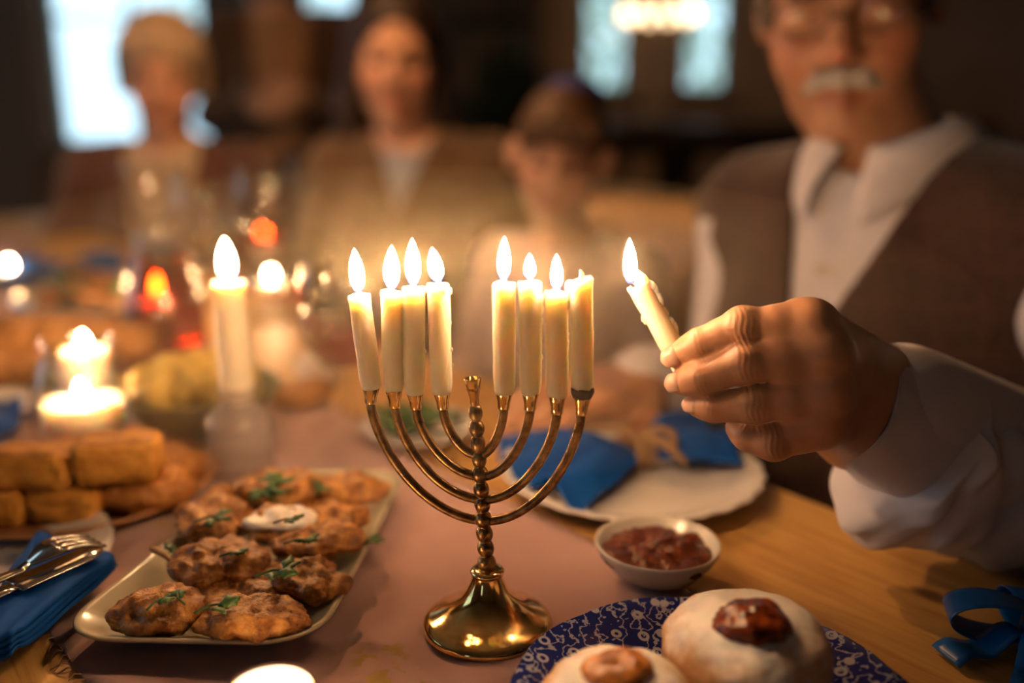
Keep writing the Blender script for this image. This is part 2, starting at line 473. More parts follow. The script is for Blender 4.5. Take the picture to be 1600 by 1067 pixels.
def mat_china():
    """blue transfer-printed china: floral rim, white centre"""
    m, nt, out = newmat('blue_china'); L = nt.links.new
    b = nd(nt, 'ShaderNodeBsdfPrincipled', Roughness=.12); L(b.outputs[0], out.inputs[0])
    tc = nd(nt, 'ShaderNodeTexCoord')
    v1 = nd(nt, 'ShaderNodeTexVoronoi', Scale=95.0); L(tc.outputs['Object'], v1.inputs['Vector'])
    wv = nd(nt, 'ShaderNodeTexWave', Scale=34.0, Distortion=16.0, Detail=4.0); wv.inputs['Detail Scale'].default_value = 3.2; L(tc.outputs['Object'], wv.inputs['Vector'])
    r1 = ramp(nt, [(.0, (.012, .02, .2)), (.13, (.012, .02, .2)), (.16, (.5, .5, .62)), (.27, (.5, .5, .62)), (.30, (.014, .025, .2))]); L(v1.outputs['Distance'], r1.inputs[0])
    r2 = ramp(nt, [(.86, (0, 0, 0)), (.93, (.8, .8, .8))]); L(wv.outputs['Fac'], r2.inputs[0])
    mx = nd(nt, 'ShaderNodeMix', data_type='RGBA'); L(r2.outputs[0], mx.inputs[0]); L(r1.outputs[0], mx.inputs[6]); mx.inputs[7].default_value = (.5, .52, .66, 1)
    ln = nd(nt, 'ShaderNodeVectorMath', operation='LENGTH')
    fl = nd(nt, 'ShaderNodeMapping'); fl.inputs['Scale'].default_value = (1, 1, 0); L(tc.outputs['Object'], fl.inputs[0]); L(fl.outputs[0], ln.inputs[0])
    rr = ramp(nt, [(.042, (0, 0, 0)), (.046, (1, 1, 1))]); L(ln.outputs['Value'], rr.inputs[0])
    m2 = nd(nt, 'ShaderNodeMix', data_type='RGBA'); L(rr.outputs[0], m2.inputs[0]); m2.inputs[6].default_value = (.75, .73, .74, 1); L(mx.outputs[2], m2.inputs[7])
    L(m2.outputs[2], b.inputs['Base Color'])
    return m
def mat_sugar():
    """fried dough under powdered sugar: sugar on what faces up"""
    m, nt, out = newmat('sugared_dough'); L = nt.links.new
    b = nd(nt, 'ShaderNodeBsdfPrincipled', Roughness=.8); b.inputs['Subsurface Weight'].default_value = .15; b.inputs['Subsurface Scale'].default_value = .004
    L(b.outputs[0], out.inputs[0])
    tc = nd(nt, 'ShaderNodeTexCoord'); sx = nd(nt, 'ShaderNodeSeparateXYZ'); L(tc.outputs['Generated'], sx.inputs[0])
    n1 = nd(nt, 'ShaderNodeTexNoise', Scale=45.0, Detail=8.0, Roughness=.7); L(tc.outputs['Object'], n1.inputs['Vector'])
    mr = nd(nt, 'ShaderNodeMath', operation='MULTIPLY_ADD'); mr.inputs[1].default_value = 1.25; mr.inputs[2].default_value = -.62; L(n1.outputs['Fac'], mr.inputs[0])
    ad = nd(nt, 'ShaderNodeMath', operation='ADD'); L(sx.outputs['Z'], ad.inputs[0]); L(mr.outputs[0], ad.inputs[1])
    rp = ramp(nt, [(.40, (.30, .11, .025)), (.64, (.56, .33, .16)), (.90, (.82, .76, .71))]); L(ad.outputs[0], rp.inputs[0]); L(rp.outputs[0], b.inputs['Base Color'])
    n2 = nd(nt, 'ShaderNodeTexNoise', Scale=380.0, Detail=4.0); L(tc.outputs['Object'], n2.inputs['Vector'])
    bp = nd(nt, 'ShaderNodeBump', Strength=.35, Distance=.0012); L(n2.outputs['Fac'], bp.inputs['Height']); L(bp.outputs[0], b.inputs['Normal'])
    return m

TANG = math.atan2(TD.y, TD.x)
TROOT = tb(.05, 1.0, -.75)
MT = {}
MT['flame'] = mat_flame()
MT['wax'] = M('candle_wax', (.88, .79, .62), rough=.42, sss=.8, rad=(1.0, .72, .42), sssc=.011)
MT['wax_soft'] = M('tealight_wax', (.88, .83, .72), rough=.4, sss=1.0, rad=(1.0, .7, .4), sssc=.012)
MT['wick'] = M('wick', (.02, .015, .01), rough=.9)
MT['wick_white'] = M('waxed_wick', (.8, .72, .6), rough=.6, sss=.5)
MT['char'] = M('scorched_wax', [(.3, (.02, .012, .008)), (.7, (.09, .05, .03))], rough=.6, scale=300)
MT['brass'] = M('polished_brass', [(.35, (.58, .38, .13)), (.6, (.84, .61, .26))], rough=.07, metal=1, scale=60, rough2=.17, bump=(300, .03, .0004))
MT['brass_dull'] = M('aged_brass', [(.35, (.17, .095, .05)), (.65, (.50, .31, .13))], rough=.26, metal=1, scale=160, rough2=.42, bump=(420, .25, .0006))
MT['linen'] = mat_cloth('mauve_linen', (.48, .28, .26), (.56, .34, .315), weave=5200, strength=.45, gold=True, rot=-TANG)
MT['fringe'] = M('linen_thread', (.45, .27, .24), rough=.9)
MT['table'] = mat_wood('oiled_pine', [(.3, (.42, .215, .06)), (.5, (.60, .34, .10)), (.72, (.68, .42, .145))], TANG, knot=tuple(gr(1457, 931) - TROOT))
MT['table_dark'] = mat_wood('pine_frame', [(.3, (.16, .075, .025)), (.7, (.3, .15, .05))], TANG)
MT['blue'] = mat_cloth('royal_blue_napkin', (.001, .065, .32), (.001, .078, .39), rough=.75, weave=4800, strength=.3, sheen=.0)
MT['blue_satin'] = M('blue_satin', (.002, .10, .36), rough=.3)
MT['white_china'] = M('white_china', (.72, .68, .66), rough=.16)
MT['cream_china'] = M('cream_stoneware', (.46, .41, .30), rough=.2)
MT['grey_china'] = M('pale_stoneware', (.60, .56, .50), rough=.2)
MT['olive_china'] = M('olive_stoneware', (.16, .15, .075), rough=.3)
MT['terra'] = M('wooden_plate', [(.3, (.30, .13, .05)), (.7, (.42, .2, .08))], rough=.5, scale=25, stretch=(1, 8, 1))
MT['china_blue'] = mat_china()
MT['steel'] = M('cutlery_steel', (.55, .53, .5), rough=.2, metal=1)
MT['latke'] = M('fried_latke', [(.25, (.07, .02, .004)), (.45, (.28, .105, .022)), (.58, (.48, .22, .05)), (.78, (.62, .34, .10))], rough=.42, scale=110, detail=8, bump=(420, .8, .0016))
MT['cream'] = M('sour_cream', (.75, .70, .64), rough=.35, sss=.4, sssc=.004)
MT['herb'] = M('herb_leaf', [(.3, (.02, .06, .012)), (.7, (.06, .14, .03))], rough=.5, scale=200)
MT['stem'] = M('dried_stem', (.33, .16, .05), rough=.7)
MT['jam'] = M('dark_jam', [(.35, (.05, .006, .0015)), (.65, (.24, .045, .006))], rough=.14, scale=210, bump=(520, .35, .001))
MT['jam_light'] = M('apricot_jam', [(.3, (.30, .08, .012)), (.65, (.55, .22, .04))], rough=.18, scale=220, bump=(380, .5, .0014))
MT['chutney'] = M('red_chutney', [(.3, (.035, .007, .003)), (.6, (.17, .034, .009)), (.8, (.27, .075, .02))], rough=.33, scale=170, bump=(240, .7, .002))
MT['sugar'] = mat_sugar()
MT['cornbread'] = M('cornbread', [(.3, (.50, .20, .025)), (.7, (.66, .33, .05))], rough=.8, scale=120, bump=(300, .7, .0015))
MT['crust'] = M('cornbread_crust', [(.3, (.30, .12, .02)), (.7, (.48, .22, .045))], rough=.7, scale=90, bump=(300, .6, .0015))
MT['fritter'] = M('fried_fritter', [(.3, (.30, .10, .018)), (.7, (.52, .23, .045))], rough=.5, scale=90, bump=(260, .9, .002))
MT['mash'] = M('yellow_mash', [(.3, (.52, .34, .06)), (.7, (.70, .50, .12))], rough=.6, scale=60, bump=(160, .9, .004))
MT['bread'] = M('baked_bread', [(.3, (.24, .09, .02)), (.7, (.45, .21, .06))], rough=.5, scale=40, bump=(120, .5, .003))
MT['glass'] = mat_glass('clear_glass', (.97, .97, .96))
MT['glass_tint'] = mat_glass('pinkish_glass', (.95, .92, .91), 1.6)
def mat_frost():
    m, nt, out = newmat('frosted_glass'); L = nt.links.new
    t = nd(nt, 'ShaderNodeBsdfTransparent'); b = nd(nt, 'ShaderNodeBsdfPrincipled', Roughness=.15); b.inputs['Base Color'].default_value = (.62, .52, .50, 1)
    mx = nd(nt, 'ShaderNodeMixShader'); mx.inputs[0].default_value = .26; L(t.outputs[0], mx.inputs[1]); L(b.outputs[0], mx.inputs[2]); L(mx.outputs[0], out.inputs[0]); return m
MT['frost'] = mat_frost()
MT['wine'] = mat_glass('red_drink', (.62, .12, .035), .8)
MT['pane'] = mat_glass('window_pane', (.95, .98, .98), .6)
MT['skin_old'] = M('skin_weathered', [(.3, (.42, .20, .11)), (.7, (.54, .28, .165))], rough=.42, sss=.25, rad=(1, .35, .18), sssc=.006, scale=60, detail=6, bump=(900, .25, .0006), vcol=True)
MT['skin'] = M('skin_warm', [(.3, (.60, .32, .20)), (.7, (.68, .39, .26))], rough=.5, scale=30, vcol=True)
MT['nail'] = M('fingernail', (.62, .38, .29), rough=.22, sss=.2, sssc=.002)
MT['eye'] = M('eye', (.03, .02, .015), rough=.1)
MT['eye_white'] = M('eye_white', (.30, .24, .2), rough=.2)
MT['hair_white'] = M('white_hair', [(.3, (.38, .34, .30)), (.7, (.62, .57, .52))], rough=.7, scale=90, stretch=(1, 1, .15), bump=(300, .6, .003))
MT['hair_grey'] = M('grey_hair', [(.3, (.10, .085, .075)), (.7, (.28, .25, .22))], rough=.7, scale=120, stretch=(1, 1, .15), bump=(300, .6, .003))
MT['hair_blond'] = M('ash_blonde_hair', [(.3, (.34, .23, .14)), (.7, (.55, .42, .30))], rough=.6, scale=90, stretch=(1, 1, .15), bump=(200, .7, .004))
MT['hair_dark'] = M('dark_brown_hair', [(.3, (.012, .006, .004)), (.7, (.04, .02, .012))], rough=.5, scale=90, stretch=(1, 1, .15), bump=(200, .7, .004))
MT['hair_brown'] = M('brown_hair', [(.3, (.06, .028, .012)), (.7, (.16, .08, .035))], rough=.5, scale=90, stretch=(1, 1, .15), bump=(200, .7, .004))
MT['shirt'] = mat_cloth('white_shirt', (.60, .56, .60), (.66, .62, .66), weave=6000, strength=.15, sheen=.15)
MT['shirt_pink'] = mat_cloth('pale_pink_shirt', (.56, .44, .42), (.64, .52, .5), weave=3000, strength=.2)
MT['shirt_blue'] = mat_cloth('pale_blue_shirt', (.34, .37, .44), (.4, .43, .5), weave=3000, strength=.2)
MT['blouse'] = mat_cloth('cream_blouse', (.50, .40, .29), (.58, .47, .35), weave=3000, strength=.2)
MT['cardigan'] = mat_cloth('plum_brown_cardigan', (.115, .05, .036), (.15, .07, .05), weave=1500, strength=.8)
MT['olive_knit'] = mat_cloth('olive_brown_knit', (.13, .075, .036), (.17, .10, .048), weave=1500, strength=.8)
MT['tan_shirt'] = mat_cloth('tan_shirt', (.34, .17, .08), (.40, .21, .10), weave=3000, strength=.3)
MT['brown_jacket'] = mat_cloth('brown_cardigan', (.085, .036, .018), (.11, .05, .025), weave=1500, strength=.8)
MT['tweed'] = mat_tweed('brown_tweed', (.085, .048, .038), (.04, .022, .017), (.085, .04, .032))
MT['trouser'] = mat_cloth('dark_trousers', (.03, .022, .02), (.045, .034, .03), weave=2500, strength=.3)
MT['kippah'] = M('blue_kippah', (.03, .05, .28), rough=.6)
MT['button'] = M('shirt_button', (.6, .5, .42), rough=.3)
MT['metal_dark'] = M('dark_metal', (.05, .04, .035), rough=.35, metal=1)
MT['lamp_brass'] = M('lamp_brass', (.35, .2, .08), rough=.35, metal=1)
MT['bulb'] = mat_emit('lit_bulb', (1, .66, .36), 2.2)
MT['fill_pendant_bulb'] = mat_emit('fill_pendant_bulb', (1, .56, .24), 190.0)  # bulb of the added pendant, brightens the far people
MT['shade'] = M('fill_pendant_shade', (.25, .12, .05), rough=.6)
MT['wall'] = M('warm_plaster', [(.3, (.40, .27, .20)), (.7, (.48, .33, .25))], rough=.9, scale=4, bump=(60, .15, .004))
MT['ceiling'] = M('ceiling_paint', (.42, .33, .26), rough=.9)
MT['floor'] = mat_wood('floor_oak', [(.3, (.07, .035, .018)), (.7, (.14, .075, .04))], 0.3, rough=.4)
MT['frame'] = M('window_paint', (.30, .24, .19), rough=.5)
MT['dark_wood'] = mat_wood('dark_walnut', [(.3, (.012, .006, .004)), (.7, (.035, .018, .01))], 0.0, rough=.4)
MT['chair_wood'] = mat_wood('honey_beech', [(.3, (.32, .16, .05)), (.7, (.46, .25, .085))], math.pi / 2, rough=.4, gscale=4)
MT['beige'] = M('beige_stone', [(.3, (.42, .28, .18)), (.7, (.52, .36, .24))], rough=.7, scale=8)
MT['curtain'] = mat_cloth('grey_curtain', (.36, .32, .31), (.44, .39, .38), weave=800, strength=.4)
MT['hedge'] = M('hedge_leaves', [(.3, (.55, .66, .46)), (.7, (.78, .82, .66))], rough=.7, scale=7, bump=(20, .8, .05))
MT['grass'] = M('lawn', (.25, .32, .18), rough=.9)
MT['bark'] = M('bark', (.12, .10, .09), rough=.9)
MT['book1'] = M('book_maroon', (.10, .02, .015), rough=.6)
MT['book2'] = M('book_tan', (.22, .11, .045), rough=.6)
MT['book3'] = M('book_green', (.03, .05, .03), rough=.6)
MT['pot'] = M('clay_pot', (.20, .08, .04), rough=.8)
MT['twine'] = M('jute_twine', [(.3, (.20, .11, .05)), (.7, (.33, .20, .10))], rough=.9, scale=300)

def mat_haze(d):
    m, nt, out = newmat('glow_haze'); v = nd(nt, 'ShaderNodeVolumeScatter', Density=d, Anisotropy=.3); v.inputs['Color'].default_value = (1, .86, .62, 1)
    nt.links.new(v.outputs[0], out.inputs['Volume']); return m
MT['haze'] = mat_haze(.27)  # warm volume added for the halo round the flames

# ------------------------------------------------------------------ the room
ZF, ZC = -0.75, 1.75
XL, XR, YB, YF = -3.4, 2.6, 4.75, -2.6
def struct(mb, name, m, smooth=False, parent=None, base=None):
    o = mb.build(name, m, parent, smooth, base)
    if parent is None: o['kind'] = 'structure'
    return o
def bx(x0, x1, y0, y1, z0, z1, mb=None, bev=0.0):
    mb = mb or MB()
    return mb.box(((x0 + x1) / 2, (y0 + y1) / 2, (z0 + z1) / 2), x1 - x0, y1 - y0, z1 - z0, None, bev)
fl_root = empty('floor', (0, 0, ZF)); fl_root['kind'] = 'structure'
bx(XL, XR, YF, YB, ZF - .1, ZF - .012).build('subfloor', MT['floor'], fl_root, False)
fb = bx(-.098, .098, YF, YB, ZF - .012, ZF).build('floorboard', MT['floor'], fl_root, False)
fb.location = (XL + .1, 0, 0)
for k in range(1, 30):
    c = fb.copy(); COL.objects.link(c); c.parent = fl_root; c.location = (XL + .1 + k * .2, 0, 0)
struct(bx(XL, XR, YF, YB, ZC, ZC + .1), 'ceiling', MT['ceiling'])
WT = .16
def wall_x(name, y0, y1, xa, xb, holes):
    """wall along x between y0..y1 with rectangular holes (x0, x1, z0, z1)"""
    mb = MB(); hs = sorted(holes); cur = xa
    for (a, b, c, d) in hs:
        bx(cur, a, y0, y1, ZF, ZC, mb); bx(a, b, y0, y1, ZF, c, mb); bx(a, b, y0, y1, d, ZC, mb); cur = b
    bx(cur, xb, y0, y1, ZF, ZC, mb)
    return struct(mb, name, MT['wall'])
WIN = [(-2.33, -1.50, .10, 1.35), (-1.06, -.76, .74, 1.35), (.34, .60, .36, 1.35), (.84, 1.10, .36, 1.35)]
wall_x('wall_back', YB, YB + WT, XL, XR, WIN)
FW = [(-2.3, -1.7, .3, 1.15)]                # windows behind the camera
wall_x('wall_front', YF - WT, YF, XL, XR, FW)
LW = (.2, 1.9, .0, 1.35)                                    # the window in the left wall, beside the table
mb = MB()
bx(XL - WT, XL, YF, LW[0], ZF, ZC, mb); bx(XL - WT, XL, LW[0], LW[1], ZF, LW[2], mb); bx(XL - WT, XL, LW[0], LW[1], LW[3], ZC, mb); bx(XL - WT, XL, LW[1], YB, ZF, ZC, mb)
struct(mb, 'wall_left', MT['wall'])
struct(bx(XR, XR + WT, YF, YB, ZF, ZC), 'wall_right', MT['wall'])
struct(bx(XL, XR, YB - .02, YB, ZF, ZF + .12), 'baseboard_back', MT['frame'])
def window(n, x0, x1, z0, z1, cols, rows, side=None):
    cx, cz = (x0 + x1) / 2, (z0 + z1) / 2
    def q(a0, a1, d0, d1, c0, c1, mb):
        if side == 'front': return bx(a0, a1, YF - d1, YF - d0, c0, c1, mb)
        return bx(a0, a1, YB + d0, YB + d1, c0, c1, mb) if side is None else bx(XL - d1, XL - d0, a0, a1, c0, c1, mb)
    root = empty('window_%d' % n, (cx, YB, z0) if side is None else (cx, YF, z0) if side == 'front' else (XL, cx, z0)); root['kind'] = 'structure'
    mb = MB(); t = .035
    q(x0, x1, .04, .10, z0, z0 + t, mb); q(x0, x1, .04, .10, z1 - t, z1, mb); q(x0, x0 + t, .04, .10, z0, z1, mb); q(x1 - t, x1, .04, .10, z0, z1, mb)
    mb.build('window_frame', MT['frame'], root, False)
    q(x0 - .04, x1 + .04, -.06, .04, z0 - .03, z0, MB()).build('window_sill', MT['frame'], root, False)
    for i in range(1, cols): xx = x0 + (x1 - x0) * i / cols; q(xx - .011, xx + .011, .055, .085, z0 + t, z1 - t, MB()).build('glazing_bar', MT['frame'], root, False)
    for j in range(1, rows): zz = z0 + (z1 - z0) * j / rows; q(x0 + t, x1 - t, .055, .085, zz - .009, zz + .009, MB()).build('glazing_bar', MT['frame'], root, False)
    for i in range(cols):
        for j in range(rows):
            a0 = x0 + t + (x1 - x0 - 2 * t) * i / cols; a1 = x0 + t + (x1 - x0 - 2 * t) * (i + 1) / cols
            b0 = z0 + t + (z1 - z0 - 2 * t) * j / rows; b1 = z0 + t + (z1 - z0 - 2 * t) * (j + 1) / rows
            q(a0 + .002, a1 - .002, .066, .070, b0 + .002, b1 - .002, MB()).build('pane', MT['pane'], root, False)
    if side is None: portal((cx, YB + .14, cz), (math.radians(-90), 0, 0), x1 - x0, z1 - z0)
    elif side == 'front': portal((cx, YF - .14, cz), (math.radians(90), 0, 0), x1 - x0, z1 - z0)
    else: portal((XL - .14, cx, cz), (0, math.radians(-90), 0), z1 - z0, x1 - x0)
for i, (a, b, c, d) in enumerate(WIN): window(i + 1, a, b, c, d, 2 if b - a > .5 else 1, 2)
for i, (a, b, c, d) in enumerate(FW): window(6 + i, a, b, c, d, 2, 2, 'front')
window(5, LW[0], LW[1], LW[2], LW[3], 3, 2, 'left')

# outside the right-hand windows: a clipped hedge; bare shrubs outside the left one
struct(bx(-9, 9, YB + .3, 16, ZF - .3, ZF - .15), 'ground', MT['grass'])
rnd = random.Random(3)
def foliage(name, c, rx, ry, rz, n, ls, m, root):
    mb = MB()
    for _ in range(n):
        d = Vector((rnd.gauss(0, 1), rnd.gauss(0, 1), rnd.gauss(0, 1))).normalized() * (rnd.random() ** .35)
        p = Vector(c) + Vector((d.x * rx, d.y * ry, d.z * rz))
        R = Matrix.Rotation(rnd.uniform(0, 6.28), 3, 'Z') @ Matrix.Rotation(rnd.uniform(-1.2, 1.2), 3, 'X')
        s = ls * rnd.uniform(.6, 1.3)
        mb.add([p + R @ Vector(q) * s for q in ((-.35, 0, 0), (0, -.6, .08), (.35, 0, 0), (0, .7, .08))], [(0, 1, 2, 3)])
    return mb.build(name, m, root, False)
for i, (x, y, lab) in enumerate(((1.0, 7.4, 'pale green bush outside the narrow window nearest the black mantelpiece'), (-.75, 8.2, 'pale green bush outside the narrow window beside the grey wall strip'))):
    r = empty('garden_bush', (x, y, ZF - .15)); tag(r, lab, 'bush', 'bushes outside the windows')
    foliage('foliage', (x, y, .45), .75, .5, 1.25, 1700, .11, MT['hedge'], r)
    MB().tube([(x, y, ZF - .15), (x, y, .3)], [.05, .03], 8).build('stem', MT['bark'], r)
r = empty('garden_shrub', (-2.3, 8.0, ZF - .15)); tag(r, 'bare pale shrub outside the big bright window', 'shrub')
foliage('foliage', (-2.3, 8.0, 1.0), .9, .4, .75, 420, .10, MT['hedge'], r)
mb = MB()
for k in range(9):
    a = rnd.uniform(-.6, .6); mb.tube([(-2.3, 8, ZF - .15), (-2.3 + a * .5, 8, .3), (-2.3 + a * 1.3, 8.1, 1.2)], [.03, .02, .008], 6)
mb.build('branch', MT['bark'], r)

# curtains
def curtain(x0, x1, label, seed):
    def fn(u, v):
        x = x0 + (x1 - x0) * u
        return (x, YB - .13 + .035 * math.sin(u * 22 + seed) + .012 * math.sin(u * 51 + seed * 2 + v), ZF + .03 + v * 2.25)
    r = empty('curtain', ((x0 + x1) / 2, YB - .13, ZF)); tag(r, label, 'curtain', 'window curtains')
    MB().sheet(fn, 60, 6, .004).build('drape', MT['curtain'], r)
    mb = MB(); mb.tube([(x0 - .05, YB - .13, 1.51), (x1 + .05, YB - .13, 1.51)], .014, 8).build('curtain_rod', MT['metal_dark'], r)
curtain(-1.5, -1.16, 'grey curtain drawn aside to the right of the bright window', 0)
curtain(-2.78, -2.36, 'grey-brown curtain drawn aside to the left of the bright window', 2)

# dark bookcase behind the mother
bc = empty('bookcase', (-.12, 4.42, ZF)); tag(bc, 'tall dark wooden bookcase against the back wall', 'bookcase')
X0, X1 = -.42, .12
bx(X0, X0 + .03, 4.25, 4.58, ZF, 1.5, MB()).build('side_panel', MT['dark_wood'], bc, False)
bx(X1 - .03, X1, 4.25, 4.58, ZF, 1.5, MB()).build('side_panel', MT['dark_wood'], bc, False)
bx(X0, X1, 4.58, 4.60, ZF, 1.5, MB()).build('back_panel', MT['dark_wood'], bc, False)
for z in (ZF + .06, -.35, .0, .35, .70, 1.05, 1.48): bx(X0 + .03, X1 - .03, 4.26, 4.58, z - .012, z + .012, MB()).build('shelf', MT['dark_wood'], bc, False)
names = {'book1': 'maroon', 'book2': 'tan', 'book3': 'dark green'}
cntb = 0
for zi, z in enumerate((.35, .70)):
    x = X0 + .06
    for k in range(8):
        w = rnd.uniform(.022, .038); h = rnd.uniform(.19, .25); mk_ = ('book1', 'book2', 'book3')[(k + zi) % 3]
        b = empty('book', (x + w / 2, 4.38, z + .012)); ordn = ('first', 'second', 'third', 'fourth', 'fifth', 'sixth', 'seventh', 'eighth')[k]
        tag(b, '%s book, %s from the left on the %s shelf of the dark bookcase' % (names[mk_], ordn, ('lower', 'upper')[zi]), 'book', 'books on the dark bookcase')
        bx(x, x + w, 4.30, 4.46, z + .012, z + .012 + h, MB(), .002).build('cover', MT[mk_], b, False)
        bx(x + .003, x + w - .003, 4.302, 4.457, z + .014, z + .0125 + h, MB()).build('pages', MT['blouse'], b, False)
        x += w + .004
# leafy plant on a stool in front of the bookcase
pl = empty('potted_plant', (-.02, 3.95, ZF)); tag(pl, 'dark green leafy plant in a tall clay pot before the bookcase', 'plant')
MB().lathe([(.10, ZF), (.13, ZF + .45), (.145, ZF + .47), (.145, ZF + .5), (.125, ZF + .5), (.11, ZF + .46)], (-.02, 3.95, 0), 24).build('pot', MT['pot'], pl)
foliage('foliage', (-.02, 3.95, .22), .17, .17, .34, 500, .07, MT['book3'], pl)
MB().tube([(-.02, 3.95, ZF + .44), (-.02, 3.95, .15)], .012, 8).build('stem', MT['bark'], pl)

# fireplace with a black mantelpiece
fp = empty('fireplace', (1.25, 4.5, ZF)); tag(fp, 'beige stone fireplace with a black mantelpiece under the narrow windows', 'fireplace')
bx(.42, 2.15, 4.12, 4.72, .10, .22, MB(), .01).build('mantelshelf', MT['dark_wood'], fp, False)
for a, b in ((.52, .66), (.86, 1.04), (1.85, 2.05)): bx(a, b, 4.22, 4.72, ZF, .10, MB(), .008).build('column', MT['beige'], fp, False)
bx(.66, .86, 4.45, 4.72, ZF, .10, MB()).build('side_panel', MT['dark_wood'], fp, False)
bx(1.04, 1.85, 4.60, 4.72, ZF, .10, MB()).build('firebox', MT['dark_wood'], fp, False)
bx(1.04, 1.85, 4.24, 4.60, -.05, .10, MB()).build('lintel', MT['dark_wood'], fp, False)
# lamp with a ring of bulbs on the mantelpiece
LP_ = at(1040, 15, 3.9); LP_.y = 4.30
lz = .22
lp = empty('candelabra_lamp', (LP_.x, LP_.y, lz)); tag(lp, 'brass table lamp with a ring of glowing bulbs on the mantelpiece', 'lamp')
MB().lathe([(.06, lz), (.062, lz + .012), (.03, lz + .022), (.014, lz + .05), (.012, .62), (.02, .63), (.012, .65)], (LP_.x, LP_.y, 0), 20).build('stand', MT['lamp_brass'], lp)
zb = LP_.z
for k in range(11):
    a = 2 * math.pi * k / 11; c = Vector((LP_.x + .155 * math.cos(a), LP_.y + .155 * math.sin(a), zb))
    arm = MB().tube([(LP_.x, LP_.y, .60), (LP_.x + .09 * math.cos(a), LP_.y + .09 * math.sin(a), .57), (c.x, c.y, zb - .05), (c.x, c.y, zb - .03)], .005, 6).build('arm', MT['lamp_brass'], lp)
    MB().blob(c, .017, .017, .03, seg=12, ring=8).build('bulb', MT['bulb'], lp)
# unseen pendant lamp added above the frame to warm the far faces
pdl = empty('fill_pendant', (-.45, 1.40, ZC)); tag(pdl, 'warm pendant lamp added over the far half of the table as fill light', 'lamp')
MB().tube([(-.45, 1.40, ZC), (-.45, 1.40, 1.14)], .004, 8).build('cord', MT['metal_dark'], pdl)
MB().lathe([(.05, ZC - .02), (.05, ZC)], (-.45, 1.40, 0), 24).build('ceiling_rose', MT['metal_dark'], pdl)
MB().lathe([(.02, 1.16), (.05, 1.15), (.14, 1.05), (.19, .98), (.186, .98), (.137, 1.045), (.048, 1.142), (.018, 1.15)], (-.45, 1.40, 0), 40).build('shade', MT['shade'], pdl)
MB().blob((-.45, 1.40, 1.00), .03, .03, .038, seg=20, ring=12).build('bulb', MT['fill_pendant_bulb'], pdl)
# two small things on the mantelpiece at the right
v = at(1560, 130, 4.0)
r = empty('vase', (1.78, 4.38, .22)); tag(r, 'dark grey vase on the right end of the black mantelpiece', 'vase')
MB().lathe([(.05, .22), (.075, .30), (.08, .38), (.04, .47), (.05, .5), (.044, .5), (.034, .47)], (1.78, 4.38, 0), 24).build('body', MT['curtain'], r)

# ------------------------------------------------------------------ the table
table = empty('dining_table', TROOT); tag(table, 'long honey-coloured pine dining table under the meal', 'table')
N0, D0, D1 = -.44, -.75, 2.75
pw = (EDGE - N0) / 5
for i in range(5):
    a = N0 + i * pw + (.0006 if i else 0); b = N0 + (i + 1) * pw - .0006
    c = tb((a + b) / 2, (D0 + D1) / 2, -.0175)
    MB().box(c, D1 - D0, b - a, .035, rotz(TANG), .0025).build('plank', MT['table'], table, False)
for n in (N0 + .08, EDGE - .08):
    MB().box(tb(n, (D0 + D1) / 2, -.085), D1 - D0 - .3, .025, .095, rotz(TANG), .002).build('apron', MT['table_dark'], table, False)
for d in (D0 + .15, D1 - .15):
    MB().box(tb((N0 + EDGE) / 2, d, -.085), .025, EDGE - N0 - .2, .095, rotz(TANG), .002).build('apron', MT['table_dark'], table, False)
    for n in (N0 + .08, EDGE - .08):
        MB().box(tb(n, d, -.3925), .075, .075, .715, rotz(TANG), .004).build('leg', MT['table_dark'], table, False)
# linen runner with frayed edges
RN0, RN1, RD0, RD1 = .072, .357, .285, 2.5
def run_z(n, d):
    w = max(0, 1 - abs(n - (RN0 + RN1) / 2) / .16)
    return .0016 + .0012 * max(0, mnoise.noise(Vector((n * 9, d * 5, 3)))) + .0016 * math.exp(-((d - .30) / .03) ** 2) * (1 + math.sin(n * 60))
runner = empty('table_runner', tb((RN0 + RN1) / 2, 1.0)); tag(runner, 'mauve linen table runner with frayed edges under the candle holder', 'table runner')
MB().sheet(lambda u, v: tb(RN0 + (RN1 - RN0) * u + .004 * math.sin(v * 40), RD0 + (RD1 - RD0) * v + .004 * math.sin(u * 13), run_z(RN0 + (RN1 - RN0) * u, RD0 + (RD1 - RD0) * v)), 40, 160, .0012).build('cloth', MT['linen'], runner)
mb = MB(); rr = random.Random(5)
def thread(n, d, dn, dd):
    L = rr.uniform(.004, .010); w = rr.uniform(-.0025, .0025)
    p0 = tb(n, d, .002); p1 = tb(n + dn * L * .5 + dd * w, d + dd * L * .5 + dn * w, .0035); p2 = tb(n + dn * L + dd * w * 2, d + dd * L + dn * w * 2, .0007)
    mb.tube([p0, p1, p2], .00032, 4, False)
for k in range(210): d = RD0 + 1.1 * k / 210; thread(RN0 + .004 * math.sin((d - RD0) / (RD1 - RD0) * 40), d, -1, 0)
for k in range(230): thread(RN0 + (RN1 - RN0) * k / 230, RD0 + .002, 0, -1)
for k in range(120): d = RD0 + .5 * k / 120; thread(RN1, d, 1, 0)
fr = mb.build('fringe', MT['fringe'], runner); fr['kind'] = 'stuff'
RZ = .004

